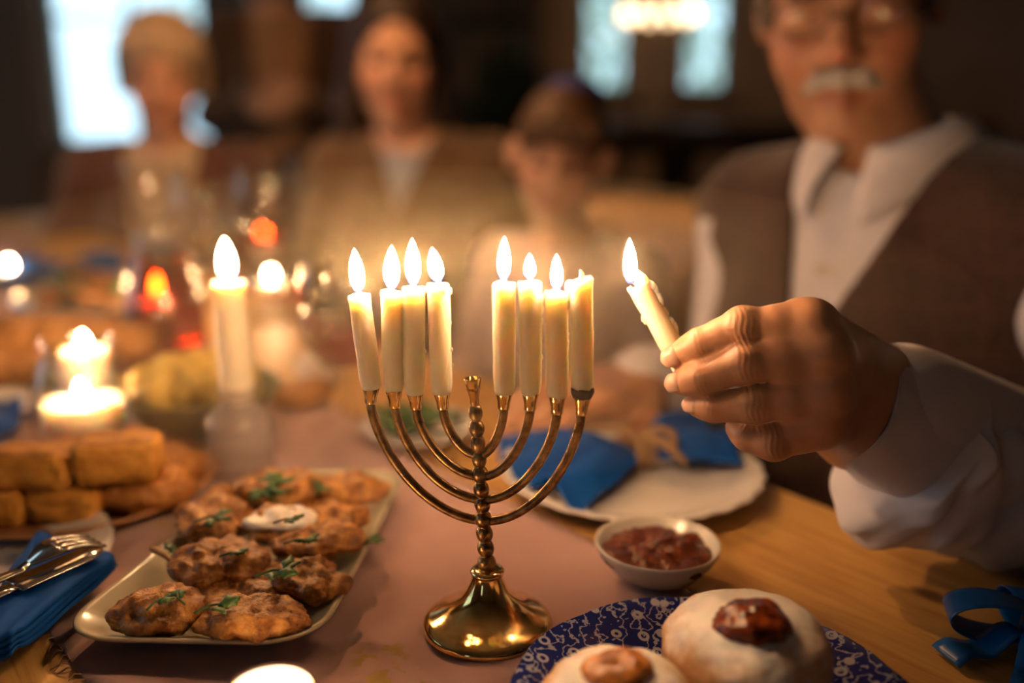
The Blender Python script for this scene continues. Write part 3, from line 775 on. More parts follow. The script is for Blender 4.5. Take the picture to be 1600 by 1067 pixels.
# ------------------------------------------------------------------ flames and candles
fl_me = None
def flame(base, height, width, parent, tilt=(0, 0)):
    global fl_me
    if fl_me is None:
        prof = [(.0, 0), (.18, .015), (.30, .06), (.40, .15), (.47, .27), (.5, .38), (.475, .52), (.40, .66), (.28, .80), (.14, .92), (.05, .98), (0, 1.0)]
        o = MB().lathe([(max(r, 1e-5), z) for r, z in prof], seg=14).build('flame', MT['flame'], None); fl_me = o.data; bpy.data.objects.remove(o)
    o = bpy.data.objects.new('flame', fl_me); link(o, parent)
    o.location = Vector(base) - offs(parent); o.scale = (width, width, height)
    o.rotation_euler = (tilt[0], tilt[1], 0)
    return o
def mplane(px, py, B, yaw):
    """point of the pixel on the upright plane through B turned by yaw"""
    nrm = Vector((math.sin(yaw), math.cos(yaw), 0)); d = ray(px, py); o = Vector((0, 0, CAM_H))
    return o + d * ((B - o).dot(nrm) / d.dot(nrm))
def candle(base, top, r, label, flame_px=None, tilt=(0, 0), drips=(), seed=0, group='candles in the brass candle holder', fl_h=None, fl_w=.0078, char=False, slant=0.0):
    """a tapered wax candle with wick, flame and wax runs; drips: (angle, z fraction, size)"""
    base = Vector(base); top = Vector(top); ax = top - base; L = ax.length; A = basis(ax, (1, 0, 0))
    root = empty('candle', base); tag(root, label, 'candle', group)
    rn = random.Random(seed)
    seg = 28
    prof = [(r * .78, -.0012), (r * .90, .0006), (r * .97, .004), (r, .012)] + [(r * (1 - .02 * math.sin(q * 9 + seed)), L * q) for q in (.3, .5, .7, .85)] + [(r * 1.0, L - .003), (r * 1.03, L - .0012), (r * .97, L + .0002), (r * .8, L - .0002), (r * .45, L - .0016), (r * .1, L - .002), (1e-5, L - .002)]
    mb = MB(); mb.lathe(prof, base, seg, A)
    for i, vv in enumerate(mb.V):
        loc = A.transposed() @ (vv - base)
        n = mnoise.fractal(Vector((loc.x * 160 + seed * 3, loc.y * 160, loc.z * 90)), .8, 2, 2)
        k = r * .05 * n
        d = Vector((loc.x, loc.y, 0)); d = d.normalized() if d.length > 1e-6 else d
        nl = loc + d * k
        if loc.z > L - .006: nl.z += n * .0007 + slant * loc.x
        mb.V[i] = base + A @ nl
    mb.build('wax_body', MT['wax'], root)
    for (a, zf, s) in drips:
        c = base + A @ Vector((math.cos(a) * r * .97, math.sin(a) * r * .97, L * zf))
        MB().blob(c, s, s, s * rn.uniform(1.3, 2.6), A, amp=s * .35, freq=500, seg=12, ring=10, seed=seed).build('wax_drip', MT['wax'], root)
    wt = base + A @ Vector((0, 0, L + .0045))
    MB().tube([base + A @ Vector((0, 0, L - .004)), base + A @ Vector((.0003, 0, L + .002)), wt], [.0012, .0010, .0006], 8).build('wick', MT['wick_white'], root)
    if fl_h: flame(base + A @ Vector((0, 0, L + .0012)), fl_h, fl_w, root, tilt)
    if char:
        MB().lathe([(r * .84, -.001), (r * 1.0, .001), (r * 1.04, .0022), (r * 1.02, .0034), (r * .98, .0044)], base, 24, A, lambda a, i: 1 + .04 * math.sin(a * 5 + i)).build('scorched_ring', MT['char'], root)
    return root, A, L

# ------------------------------------------------------------------ the menorah
MBASE = gr(762, 972, RZ + .002); MYAW = math.radians(8)
men = empty('menorah', (MBASE.x, MBASE.y, RZ - .001)); tag(men, 'nine-branched brass menorah with a flared round foot on the runner', 'menorah')
mp_ = lambda x, y: mplane(x, y, MBASE, MYAW)
px_m = 2.96e3                                              # pixels per metre around the menorah
def wpx(p): return p / px_m
# foot
zz0 = RZ
foot = [(.0325, zz0), (.0332, zz0 + .0010), (.0331, zz0 + .0028), (.0320, zz0 + .0042), (.0296, zz0 + .0056), (.0258, zz0 + .0072), (.0213, zz0 + .0094), (.0168, zz0 + .0126),
        (.0130, zz0 + .0166), (.0103, zz0 + .0212), (.0083, zz0 + .0262), (.0075, zz0 + .0288), (.0074, zz0 + .0294), (.0085, zz0 + .0299), (.0088, zz0 + .0312), (.0080, zz0 + .0322), (.0058, zz0 + .0330)]
def lean(z):
    """the stem leans a little to the left as it rises"""
    t = max(0, (z - .035) / .10)
    return Vector((MBASE.x, MBASE.y, 0)) + Vector((math.cos(MYAW), -math.sin(MYAW), 0)) * (-.0062 * t)
MB().lathe(foot, (MBASE.x, MBASE.y, 0), 56).build('foot', MT['brass'], men)
ztop = mp_(738, 632).z; zst0 = zz0 + .0318
mb = MB(); prof = []
nb = 11
zs = []
n = 150
for i in range(n + 1):
    z = zst0 + (ztop - zst0) * i / n; ph = (i / n * nb) % 1
    big = 1.0 if int(i / n * nb) % 3 else 1.25
    r = .0023 + .0013 * big * math.sin(math.pi * ph) ** .7 - (.0003 if ph < .06 or ph > .94 else 0)
    r *= 1.25 - .3 * i / n
    prof.append((r, z))
seg = 16; V = []; F = []
for i, (r, z) in enumerate(prof):
    c = lean(z)
    for k in range(seg):
        a = 2 * math.pi * k / seg; V.append((c.x + r * math.cos(a), c.y + r * math.sin(a), z))
for i in range(len(prof) - 1):
    for k in range(seg):
        k2 = (k + 1) % seg; F.append((i * seg + k, i * seg + k2, (i + 1) * seg + k2, (i + 1) * seg + k))
mb.add(V, F).build('stem', MT['brass_dull'], men)
def socket(top, bot, r0, r1, name='candle_cup'):
    top, bot = Vector(top), Vector(bot); A = basis(top - bot); L = (top - bot).length
    return MB().lathe([(r0 * .8, -.0012), (r0, 0), (r0 * 1.02, L * .3), (r1 * .93, L * .85), (r1, L * .97), (r1 * .98, L), (r1 * .86, L), (r1 * .8, L * .6), (1e-5, L * .5)], bot, 28, A).build(name, MT['brass'], men)
# centre cup (empty)
cz = ztop
A0 = mp_(738, 591)
socket((A0.x, A0.y, A0.z), tuple(lean(ztop) + UP * (ztop - .001)), .0022, .0042, 'centre_cup')
CUPS = [(580, 600, 579, 628), (615, 604, 617, 634), (648, 608, 650, 637), (690, 608, 692, 637), (788, 608, 787, 637), (829, 608.6, 828, 639), (870.5, 613, 870, 645), (910, 615, 908, 646)]
JOIN = [813, 780, 744, 711, 711, 744, 780, 813]
cup_top = []
for (x, y, xb, yb), jy in zip(CUPS, JOIN):
    t = mp_(x, y); b = mp_(xb, yb); cup_top.append(t)
    socket(t, b, .0030, .0047)
    jz = mp_(746, jy).z; J = lean(jz) + UP * jz
    # quarter ellipse from the cup down to the stem
    pts = []
    for i in range(25):
        a = math.pi / 2 * i / 24
        f = math.sin(a); g = 1 - math.cos(a)                       # f: vertical run, g: horizontal run
        e = 1.12
        p = Vector((b.x + (J.x - b.x) * g ** (1 / e), b.y + (J.y - b.y) * g ** (1 / e), b.z + (J.z - b.z) * f ** e)) if i else Vector(b)
        pts.append(p)
    MB().tube(pts, [.00235] * 25, 14).build('arm', MT['brass_dull'], men)
CAN = [  # top px, flame base / tip y, label, drips, tilt
    ((561, 461), .0215, .0074, 'leftmost lit candle in the menorah, leaning to the left', [], (0, -.06)),
    ((612, 456), .0212, .0078, 'second lit candle from the left in the menorah, with a sloping top', [], (0, .03)),
    ((646, 450), .0226, .0074, 'third lit candle from the left in the menorah, with the tallest flame', [(3.3, .55, .0008), (3.2, .3, .0007), (-.2, .4, .0008)], (0, .0)),
    ((685, 445), .0168, .0072, 'fourth lit candle from the left in the menorah, with wax beads at its rim', [(-1.0, .95, .0012), (.1, .94, .0013), (3.4, .965, .0012), (-.1, .4, .0009), (-.05, .25, .0009), (0, .65, .0006)], (0, -.16)),
    ((787, 443), .0208, .0062, 'lit candle just right of the empty middle cup of the menorah', [], (0, .02)),
    ((828, 441), .0122, .0054, 'lit candle with the smallest flame and wax run down its right side', [(-.1, .84, .0013), (0, .75, .0012), (-.05, .65, .0009), (.05, .32, .0009), (-.1, .5, .0006)], (0, -.02)),
    ((870, 458), .0170, .0056, 'shortest lit candle in the menorah, second from the right, rim ragged', [(3.3, .985, .0013), (-.15, .88, .0016), (-.05, .95, .0011), (0, .6, .0006), (.05, .52, .0006)], (0, -.02)),
    ((908, 437), None, None, 'unlit rightmost candle in the menorah with a scorched base', [(3.0, .94, .0022), (2.7, .90, .0018)], (0, 0)),
]
order = 0
for (tp, fh, fw, lab, dr, tl), ct, cu in zip(CAN, cup_top, CUPS):
    rootc, A, L = candle(ct - UP * .001, mp_(*tp), .0054, lab, tp if fh else None, tl, dr, seed=order + 1, fl_h=fh, fl_w=fw or .007, char=(fh is None), slant=(-.15 if order == 1 else .28 if fh is None else 0))
    order += 1
# ------------------------------------------------------------------ the candle in the old man's hand
HC_T, HC_B = at(996, 443, .4645), at(1078, 592, .4725)
hr, hA, hL = candle(HC_B, HC_T, .0060, 'burning candle stub held in the old man\'s fingers', (983, 440), (-.02, -.03),
                    [(-.3, .93, .0020), (-.1, .875, .0024), (-.2, .80, .0021), (.1, .84, .0017), (-.2, .56, .0016), (-.05, .50, .0018), (-.1, .66, .0012), (3.0, .68, .0014)], seed=21, group=None, fl_h=None)
pk = HC_B + hA @ Vector((.0030, -.002, hL - .002))
MB().tube([pk, pk + hA @ Vector((.0004, 0, .004)), pk + hA @ Vector((-.0006, 0, .0095))], [.0032, .0024, .0004], 10).build('wax_peak', MT['wax'], hr)
fb_ = at(985, 443, .464)
MB().tube([HC_B + hA @ Vector((-.002, 0, hL - .002)), HC_B + hA @ Vector((-.0028, 0, hL + .002)), fb_ + Vector((0, 0, .0015))], [.0009, .0008, .0007], 8).build('wick', MT['wick'], hr)
flame(fb_, .0235, .0072, hr, (0, -.05))

# ------------------------------------------------------------------ tableware and food
def lathe_thing(name, prof, c, m, label, cat, seg=48, rmod=None, group=None, part=None):
    c = Vector(c)
    r = empty(name, c); tag(r, label, cat, group)
    MB().lathe([(q, z + c.z) for q, z in prof], (c.x, c.y, 0), seg, None, rmod).build(part or 'body', m, r)
    return r
def tealight(c, r, h, label, flame_h=.016, fw=.007, group='tealight candles', cup=True, name='tealight', lev=.9):
    c = Vector(c); root = empty(name, c); tag(root, label, 'candle', group)
    x, y, z = c
    if cup: MB().lathe([(r * .97, z), (r, z + .001), (r * 1.0, z + h), (r * .985, z + h), (r * .975, z + .002), (1e-5, z + .0015)], (x, y, 0), 40).build('cup', MT['glass'], root)
    MB().lathe([(r * .95, z + .002), (r * .97, z + h * .93), (r * .93, z + h * .95), (r * .86, z + h * (lev + .02)), (r * .5, z + h * (lev - .04)), (1e-5, z + h * (lev - .05))], (x, y, 0), 40).build('wax', MT['wax_soft'], root)
    MB().tube([(x, y, z + h * (lev - .1)), (x, y, z + h * lev + .004)], [.0008, .0006], 8).build('wick', MT['wick'], root)
    flame((x, y, z + h * lev), flame_h, fw, root)
    return root

# front tealight at the bottom edge
tealight(gr(422, 1083, .018) - UP * .018 + UP * .003, .0192, .018, 'cream tealight glowing at the bottom edge, before the latke platter', .0100, .0050, lev=.5)

# tall candle in a little glass bottle
bt = gr(381, 742); s_ = 1 / 2090
bx_, by_ = bt.x, bt.y
r = empty('bottle_candlestick', (bx_, by_, 0)); tag(r, 'small clear glass bottle used as candlestick behind the latke platter', 'bottle')
prof = [(.022, .001), (.0245, .003), (.0245, .040), (.0235, .046), (.018, .052), (.0135, .056), (.0135, .064), (.0155, .065), (.0155, .069), (.0125, .069), (.0115, .056), (.016, .050), (.0215, .044), (.0225, .038), (.0225, .006), (1e-5, .005)]
MB().lathe(prof, (bx_, by_, 0), 36).build('glass_body', MT['frost'], r)
ct = at(364, 433, .665); cb = at(371, 606, .672)
candle(Vector((bx_, by_, .0575)), (bx_ + ct.x - cb.x, by_ + .002, ct.z), .0118, 'tall white candle burning in the small glass bottle', (1, 1), (0, -.02), [(.2, .97, .0012), (3.3, .97, .0014)], seed=31, group=None, fl_h=.030, fl_w=.0118)

# big glass lantern jar with candle at the left
c = gr(135, 684); jr = 70 / 1870
r = empty('glass_candle_jar', c); tag(r, 'bulging glass jar sheltering a candle beside the cornbread plate', 'candle jar')
P_ = [(jr * .82, .001), (jr * .98, .004), (jr * 1.06, .022), (jr * 1.0, .045), (jr * .80, .066), (jr * .68, .078), (jr * .70, .086), (jr * .67, .086), (jr * .65, .078), (jr * .77, .066), (jr * .97, .045), (jr * 1.03, .022), (jr * .95, .006), (1e-5, .004)]
MB().lathe(P_, (c.x, c.y, 0), 48).build('glass_body', MT['glass'], r)
tealight((c.x, c.y, .0045), jr * .86, .030, 'thick white candle burning inside the bulging glass jar', .019, .0095, cup=False, name='pillar_candle')
c2 = gr(143, 640)
r = empty('glass_votive', c2); tag(r, 'small straight glass holder behind the bulging candle jar', 'candle holder')
MB().lathe([(.024, .001), (.026, .003), (.028, .060), (.0266, .060), (.0245, .005), (1e-5, .004)], (c2.x, c2.y, 0), 32).build('glass_body', MT['glass'], r)
vz = at(143, 545, gr(143, 640).y * cp + .05).z
tealight((c2.x, c2.y, .0045), .022, .055, 'candle burning in the straight glass holder behind the bulging jar', .019, .0095, cup=False, name='votive_candle')
# far tealights in glass bowls
for px, py, d, lab in ((17, 436, 1.40, 'far left edge of the table'), (423, 424, 1.25, 'far middle of the table')):
    p = at(px, py, d); h = max(p.z - .012, .03)
    r = empty('glass_votive', (p.x, p.y, 0)); tag(r, 'footed glass candle holder at the ' + lab, 'candle holder')
    MB().lathe([(.028, .001), (.029, .004), (.008, .008), (.006, h - .028), (.014, h - .022), (.034, h - .012), (.038, h + .035), (.0365, h + .035), (.0325, h - .010), (1e-5, h - .018)], (p.x, p.y, 0), 32).build('glass_body', MT['glass'], r)
    tealight((p.x, p.y, h - .017), .021, .016, 'tealight burning in the glass holder at the ' + lab, .018, .010, name='tealight')
for px, py, d, fh in ((412, 366, 1.7, .016), (249, 492, 1.13, .034)):  # the one behind the wine glass stands in for a reflection in glass
    p = at(px, py, d); h = max(p.z, .04)
    r = tealight((p.x, p.y, 0.0), .02, h, 'slim far candle %s' % ('glowing through the red carafe' if px < 300 else 'standing in for a reflection in the far wine glass'), fh, .009, cup=False, name='far_candle')

# carafe of red drink
c = gr(262, 548); k = 1.0
r = empty('carafe', c); tag(r, 'glass carafe half full of dark red drink with a flared neck', 'carafe')
PO = [(.040, .001), (.046, .004), (.0475, .014), (.044, .050), (.036, .085), (.0265, .115), (.0225, .14), (.0235, .165), (.030, .195), (.0335, .205)]
PI_ = [(q - .0016, z) for q, z in reversed(PO[1:])]
MB().lathe(PO + PI_ + [(1e-5, .005)], (c.x, c.y, 0), 48).build('glass_body', MT['glass'], r)
MB().lathe([(.041, .0062), (.0448, .014), (.0415, .050), (.0335, .085), (.0245, .112), (1e-5, .112)], (c.x, c.y, 0), 48).build('drink', MT['wine'], r)
def wineglass(c, s, label, fill, stem=.055):
    c = Vector(c); r = empty('wine_glass', c); tag(r, label, 'glass', 'wine glasses'); x, y, z = c
    bowl = [(.006, stem), (.018, stem + .006), (.031, stem + .022), (.0345, stem + .042), (.032, stem + .068), (.0285, stem + .09)]
    inn = [(q - .0012, zz + .001) for q, zz in reversed(bowl[1:])]
    MB().lathe([(q * s, z + zz * s) for q, zz in [(.031, .001), (.031, .002), (.010, .005), (.0042, .010), (.0036, stem - .01)] + bowl + inn + [(1e-5, stem + .004)]], (x, y, 0), 36).build('glass_body', MT['glass'], r)
    if fill:
        lv = [(q - .0018, zz + .001) for q, zz in bowl[1:] if zz < stem + fill]
        MB().lathe([(1e-5, z + (stem + .0055) * s)] + [(q * s, z + zz * s) for q, zz in lv] + [(1e-5, z + lv[-1][1] * s)], (x, y, 0), 36).build('drink', MT['wine'], r)
    return r
g1 = gr(545, 668); wineglass(g1, 1.12, 'wine glass of red drink left of the menorah candles', .045, .045)
g2 = gr(428, 500); wineglass(g2, 1.25, 'far wine glass of red drink behind the tall candle', .05, .075)
g3 = gr(330, 470); wineglass(g3, 1.1, 'far wine glass beside the carafe in front of the grandmother', .0, .07)

# plate with blue napkin before the old man
def plate(c, r, label, m, fl=0, amp=.0, rim=.012, group='white dinner plates', seg=96):
    c = Vector(c); x, y, z = c
    root = empty('plate', c); tag(root, label, 'plate', group)
    rm = (lambda a, i: 1 + (amp * math.cos(a * fl) if i in (3, 4, 5, 6) else 0)) if fl else None
    MB().lathe([(r * .55, z), (r * .60, z + .0008), (r * .72, z + rim * .35), (r * .985, z + rim * .92), (r, z + rim), (r * .99, z + rim + .0012), (r * .84, z + rim * .62 + .001), (r * .70, z + .0042), (r * .6, z + .0030), (1e-5, z + .0030)], (x, y, 0), seg, None, rm).build('dish', m, root)
    return root
pc = gr(985, 735, .012); pc.z = .002
plate(pc, .0935, 'white plate with a scalloped rim under the tied blue napkin', MT['white_china'], 26, .012, .014)
def napkin_tied(c, rz, s, label):
    c = Vector(c); root = empty('napkin', c); tag(root, label, 'napkin', 'blue napkins')
    R = rotz(rz)
    def wing(sgn, Lw, W, seed, tw):
        def fn(u, v):
            w = .0075 + (W - .0075) * (u ** .75)
            t = v * 2 - 1
            pl = math.cos(t * math.pi * 1.7 + seed)
            x = sgn * (.003 + Lw * u * (1 - .10 * t * t))
            y = t * w + tw * u
            z = .012 + (.0085 * pl * min(1, u * 2.5)) * (1 - .30 * u) + .006 * math.sin(math.pi * min(u * 1.1, 1)) + (.006 if sgn > 0 else -.001) * u + .0015 * mnoise.noise(Vector((u * 5 + seed, v * 5, 0)))
            return c + R @ Vector((x, y, z)) * s
        return MB().sheet(fn, 30, 60, .0012)
    wing(-1, .088, .040, 0.4, .008).build('folded_wing', MT['blue'], root)
    wing(1, .062, .038, 2.0, .010).build('folded_wing', MT['blue'], root)
    # second layers lying lower and wider
    wing(-1, .072, .042, 1.9, -.020).build('folded_wing', MT['blue'], root)
    wing(1, .054, .042, .7, -.004).build('folded_wing', MT['blue'], root)
    mb = MB()
    for k in range(4):
        pts = []
        for i in range(25):
            a = 2 * math.pi * i / 24
            pts.append(c + R @ Vector((-.006 + k * .004 + .0012 * math.sin(a + k), .0115 * math.cos(a), .0135 + .0105 * math.sin(a))) * s)
        mb.tube(pts, .0019, 8)
    tie = mb.build('twine_tie', MT['twine'], root)
    mb = MB()
    mb.tube([c + R @ Vector(q) * s for q in ((0, -.002, .023), (.006, -.014, .026), (.011, -.024, .022), (.016, -.034, .016))], [.0028, .0032, .0030, .0026], 10)
    mb.tube([c + R @ Vector(q) * s for q in ((0, .002, .023), (-.010, .014, .026), (-.022, .026, .024), (-.034, .036, .017))], [.0028, .003, .0028, .0024], 10)
    mb.tube([c + R @ Vector(q) * s for q in ((0, .0, .024), (.010, -.004, .030), (.018, -.010, .028), (.016, -.018, .024), (.006, -.010, .024))], [.003, .0034, .0034, .003, .003], 10)
    mb.build('knot', MT['twine'], tie)
    return root
napkin_tied((gr(1000, 712, .016).x, gr(1000, 712, .016).y, .004), math.radians(17), 1.12, 'royal blue napkin tied with twine on the scalloped plate')

# small bowl of chutney
bc_ = gr(1026, 880, .012)
r = empty('sauce_bowl', (bc_.x, bc_.y, RZ - .001)); tag(r, 'small pale stoneware bowl of chutney beside the menorah', 'bowl')
z = RZ - .001; rb = 96 / 2720
MB().lathe([(rb * .42, z), (rb * .46, z + .001), (rb * .70, z + .006), (rb * .90, z + .0145), (rb * .985, z + .0205), (rb, z + .0225), (rb * .985, z + .0232), (rb * .93, z + .0215), (rb * .80, z + .0125), (rb * .5, z + .004), (1e-5, z + .003)], (bc_.x, bc_.y, 0), 64).build('dish', MT['grey_china'], r)
ch = MB().blob((bc_.x, bc_.y, z + .0165), rb * .88, rb * .88, .0042, amp=.0042, freq=95, seg=64, ring=24, seed=4, oct=4, flat=.4).build('chutney', MT['chutney'], None, base=(bc_.x, bc_.y, z + .0135))
tag(ch, 'lumpy dark red chutney filling the small bowl', 'sauce')

# ---- latke platter
PLC = (gr(135, 985, .012) + gr(508, 1000, .012) + gr(620, 772, .012) + gr(388, 752, .012)) / 4; PLC.z = RZ - .001
PLQ = [gr(72, 1010, .014), gr(497, 1019, .014), gr(638, 743, .014), gr(402, 741, .014)]
pr = empty('serving_platter', PLC); tag(pr, 'cream rectangular platter with rounded corners holding latkes', 'platter')
def plat(u, v):
    """u across (0..1), v from near end to far end"""
    a = PLQ[0] * (1 - u) + PLQ[1] * u; b = PLQ[3] * (1 - u) + PLQ[2] * u
    p = a * (1 - v) + b * v; return Vector((p.x, p.y, 0))
def rr_loop(inset, z, n=14, rad=.028):
    W = ((PLQ[1] - PLQ[0]).length + (PLQ[2] - PLQ[3]).length) / 2; H = ((PLQ[3] - PLQ[0]).length + (PLQ[2] - PLQ[1]).length) / 2
    hx, hy = W / 2 - inset, H / 2 - inset; rad = max(rad - inset * .6, .004); out = []
    for (sx, sy, a0) in ((1, 1, 0), (-1, 1, 90), (-1, -1, 180), (1, -1, 270)):
        for i in range(n):
            a = math.radians(a0 + 90 * i / (n - 1)); x = sx * (hx - rad) + rad * math.cos(a); y = sy * (hy - rad) + rad * math.sin(a)
            p = plat(.5 + x / W, .5 + y / H); out.append(Vector((p.x, p.y, z)))
    return out
z = PLC.z
loops = [rr_loop(.026, z), rr_loop(.020, z + .001), rr_loop(.006, z + .010), rr_loop(.0008, z + .0138), rr_loop(0, z + .0148), rr_loop(.0006, z + .0160), rr_loop(.0030, z + .0152), rr_loop(.009, z + .0100), rr_loop(.021, z + .0042), rr_loop(.027, z + .0036)]
mb = MB(); n_ = len(loops[0]); V = [p for l in loops for p in l]; F = []
for i in range(len(loops) - 1):
    for k in range(n_): F.append((i * n_ + k, i * n_ + (k + 1) % n_, (i + 1) * n_ + (k + 1) % n_, (i + 1) * n_ + k))
F.append(tuple(reversed(range(n_)))); F.append(tuple((len(loops) - 1) * n_ + k for k in range(n_)))
mb.add(V, F).build('dish', MT['cream_china'], pr)
LAT = [  # px centre, height of centre, radii across / along / thick (m), tilt deg about x, yaw, label
    ((250, 960), .0165, .0255, .0185, .0085, 8, .15, 'at the near left corner of the platter'),
    ((395, 975), .0150, .0290, .0180, .0090, 4, .05, 'nearest the bottom edge of the platter'),
    ((345, 885), .0200, .0285, .0200, .0080, 10, .1, 'in the middle left beside the brown stalk'),
    ((482, 912), .0160, .0230, .0190, .0075, -5, -.5, 'dark brown, at the right edge of the platter'),
    ((495, 855), .0200, .0290, .0150, .0080, 6, .1, 'just in front of the sour cream'),
    ((335, 818), .0220, .0240, .0230, .0080, 12, .3, 'left of the sour cream'),
    ((440, 828), .0220, .0260, .0190, .0075, 4, .0, 'under the sour cream'),
    ((525, 820), .0200, .0200, .0180, .0085, -6, .2, 'right of the sour cream'),
    ((440, 770), .0230, .0310, .0200, .0085, 14, .1, 'at the far end of the platter, sprinkled with herbs'),
    ((540, 772), .0180, .0300, .0170, .0080, 8, -.1, 'at the far right corner of the platter'),
    ((395, 925), .0110, .0280, .0220, .0070, 0, .3, 'underneath the others in the middle of the platter'),
    ((370, 790), .0120, .0260, .0220, .0070, 0, .3, 'underneath the others at the far left of the platter'),
    ((500, 800), .0110, .0240, .0220, .0070, 0, .3, 'underneath the others at the far right of the platter'),
]
latpos = []
for i, (px, zc, a, b, t, tx, yw, lab) in enumerate(LAT):
    c = gr(px[0], px[1] - 8, zc + RZ + .002); a *= .95; b *= .92
    R = rotz(yw) @ Matrix.Rotation(math.radians(tx), 3, 'X')
    MBo = MB().blob(c, a, b, t, R, amp=.0048, freq=78, seg=72, ring=30, seed=i * 3.1 + 1, oct=6)
    lo = min(v.z for v in MBo.V)
    o = MBo.build('latke', MT['latke'], None, base=(c.x, c.y, lo)); tag(o, 'golden brown fried potato latke ' + lab, 'latke', 'latkes on the cream platter')
    latpos.append(c)
c = gr(440, 812, .033)
o = MB().blob(c, .0205, .0145, .0055, rotz(.1), amp=.0042, freq=75, seg=48, ring=18, seed=9, oct=3).build('sour_cream', MT['cream'], None, base=c - UP * .005)
tag(o, 'white dollop of sour cream on the middle latke', 'sour cream')
def sprig(px, z, rz, s, label, n=4):
    c = gr(px[0], px[1], z); root = empty('herb_sprig', c); tag(root, label, 'herb', 'herb leaves on the latkes')
    rg = random.Random(int(px[0] * 7 + px[1]))
    MB().tube([c + rotz(rz) @ Vector(q) * s for q in ((-.012, 0, 0), (-.004, .002, .0015), (.004, 0, .002))], .0006, 6).build('stem', MT['herb'], root)
    for k in range(n):
        a = rz + (k - (n - 1) / 2) * .9 + rg.uniform(-.3, .3); b = c + rotz(rz) @ Vector((-.004 + .008 * k / n, 0, .0015)) * s
        Rm = rotz(a) @ Matrix.Rotation(rg.uniform(-.5, .2), 3, 'Y') @ Matrix.Rotation(rg.uniform(-.5, .5), 3, 'X')
        def fn(u, v):
            w = math.sin(math.pi * min(u * .95 + .05, 1)) * .0032 * (1 + .25 * math.sin(u * 16))
            return b + Rm @ Vector((u * .0105, (v * 2 - 1) * w, .0012 * math.sin(u * 3) - .0012 * (v * 2 - 1) ** 2)) * s
        MB().sheet(fn, 8, 4, .0003).build('leaf', MT['herb'], root)
for px, z, rz, s, lab, n in (((345, 950), .029, .4, 1.0, 'herb sprig between the two nearest latkes', 3), ((440, 897), .030, .2, 1.1, 'herb sprig draped over the dark latke', 4), ((255, 940), .0295, 1.0, .75, 'pair of herb leaves on the near left latke', 2), ((280, 932), .031, 2.2, .75, 'herb leaf high on the near left latke', 2),
        ((337, 812), .0335, .3, 1.0, 'chopped herbs on the latke left of the sour cream', 4), ((368, 868), .0315, .1, .7, 'herb leaf on the middle left latke', 2), ((432, 760), .036, 1.2, 1.3, 'heap of herbs on the far end latke', 6), ((418, 775), .034, 2.4, 1.1, 'herb sprig hanging off the far end latke', 5),
        ((455, 815), .040, .2, .8, 'herb leaves on the sour cream', 3), ((475, 848), .031, .1, .9, 'herb sprig on the latke in front of the sour cream', 3), ((575, 848), .014, .6, 1.1, 'herb leaf on the right inner rim of the platter', 3), ((275, 866), .022, 1.8, 1.0, 'herb leaf beside the brown stalk', 2), ((500, 765), .028, 1.5, .9, 'dark herb leaf between the far latkes', 3)):
    sprig(px, z + RZ, rz, s, lab, n)
a, b = gr(238, 857, .026), gr(290, 893, .026)
o = MB().tube([a, a * .6 + b * .4 + UP * .001, b], [.0017, .0013, .0011], 8).build('stalk', MT['stem'], None, base=(a + b) / 2); tag(o, 'thin brown stalk poking out of the middle left latke', 'stalk')

# ---- wooden plate of cornbread
wc = gr(122, 757, .008); wc.z = .002
r = empty('wooden_plate', wc); tag(r, 'round wooden plate of cornbread and fritters at the left', 'plate')
wr = .096; z = wc.z
MB().lathe([(wr * .7, z), (wr * .76, z + .001), (wr * .97, z + .009), (wr, z + .012), (wr * .985, z + .0132), (wr * .93, z + .011), (wr * .78, z + .0055), (1e-5, z + .005)], (wc.x, wc.y, 0), 72).build('dish', MT['terra'], r)
def cornbread(px, zc, sx, sy, sz, rz, label):
    c = gr(px[0], px[1], zc); root = empty('cornbread_piece', c - UP * sz / 2); tag(root, label, 'cornbread', 'pieces of cornbread on the wooden plate')
    bm = bmesh.new(); bmesh.ops.create_cube(bm, size=1.0)
    for v in bm.verts: v.co = Vector((v.co.x * sx, v.co.y * sy, v.co.z * sz))
    bmesh.ops.bevel(bm, geom=list(bm.edges), offset=.0085, segments=3, profile=.5, affect='EDGES')
    bmesh.ops.subdivide_edges(bm, edges=list(bm.edges), cuts=5, use_grid_fill=True)
    bm.verts.index_update()
    mbA, mbB = MB(), MB(); V = []
    for v in bm.verts:
        n = mnoise.fractal(v.co * 110 + Vector((px[0], 0, 0)), .8, 2, 3); p = v.co + v.normal * n * .0022; V.append(c + rotz(rz) @ p)
    top = [[v.index for v in f.verts] for f in bm.faces if f.calc_center_median().z > sz * .42]; rest = [[v.index for v in f.verts] for f in bm.faces if f.calc_center_median().z <= sz * .42]
    MB().add(V, rest).build('crumb', MT['cornbread'], root)
    MB().add(V, top).build('crust', MT['crust'], root)
    bm.free()
cornbread((108, 780), .020, .046, .030, .026, .05, 'square of cornbread lying in front on the wooden plate')
cornbread((12, 785), .020, .030, .030, .026, .1, 'square of cornbread cut off by the left picture edge')
cornbread((58, 728), .044, .052, .030, .026, .0, 'slab of cornbread stacked at the left of the wooden plate')
cornbread((186, 714), .047, .052, .034, .030, .22, 'large slab of cornbread stacked on top beside the candle jar')
cornbread((40, 748), .020, .04, .03, .026, -.1, 'square of cornbread underneath the left slab')
cornbread((150, 738), .0205, .05, .03, .026, .1, 'square of cornbread underneath the large slab')
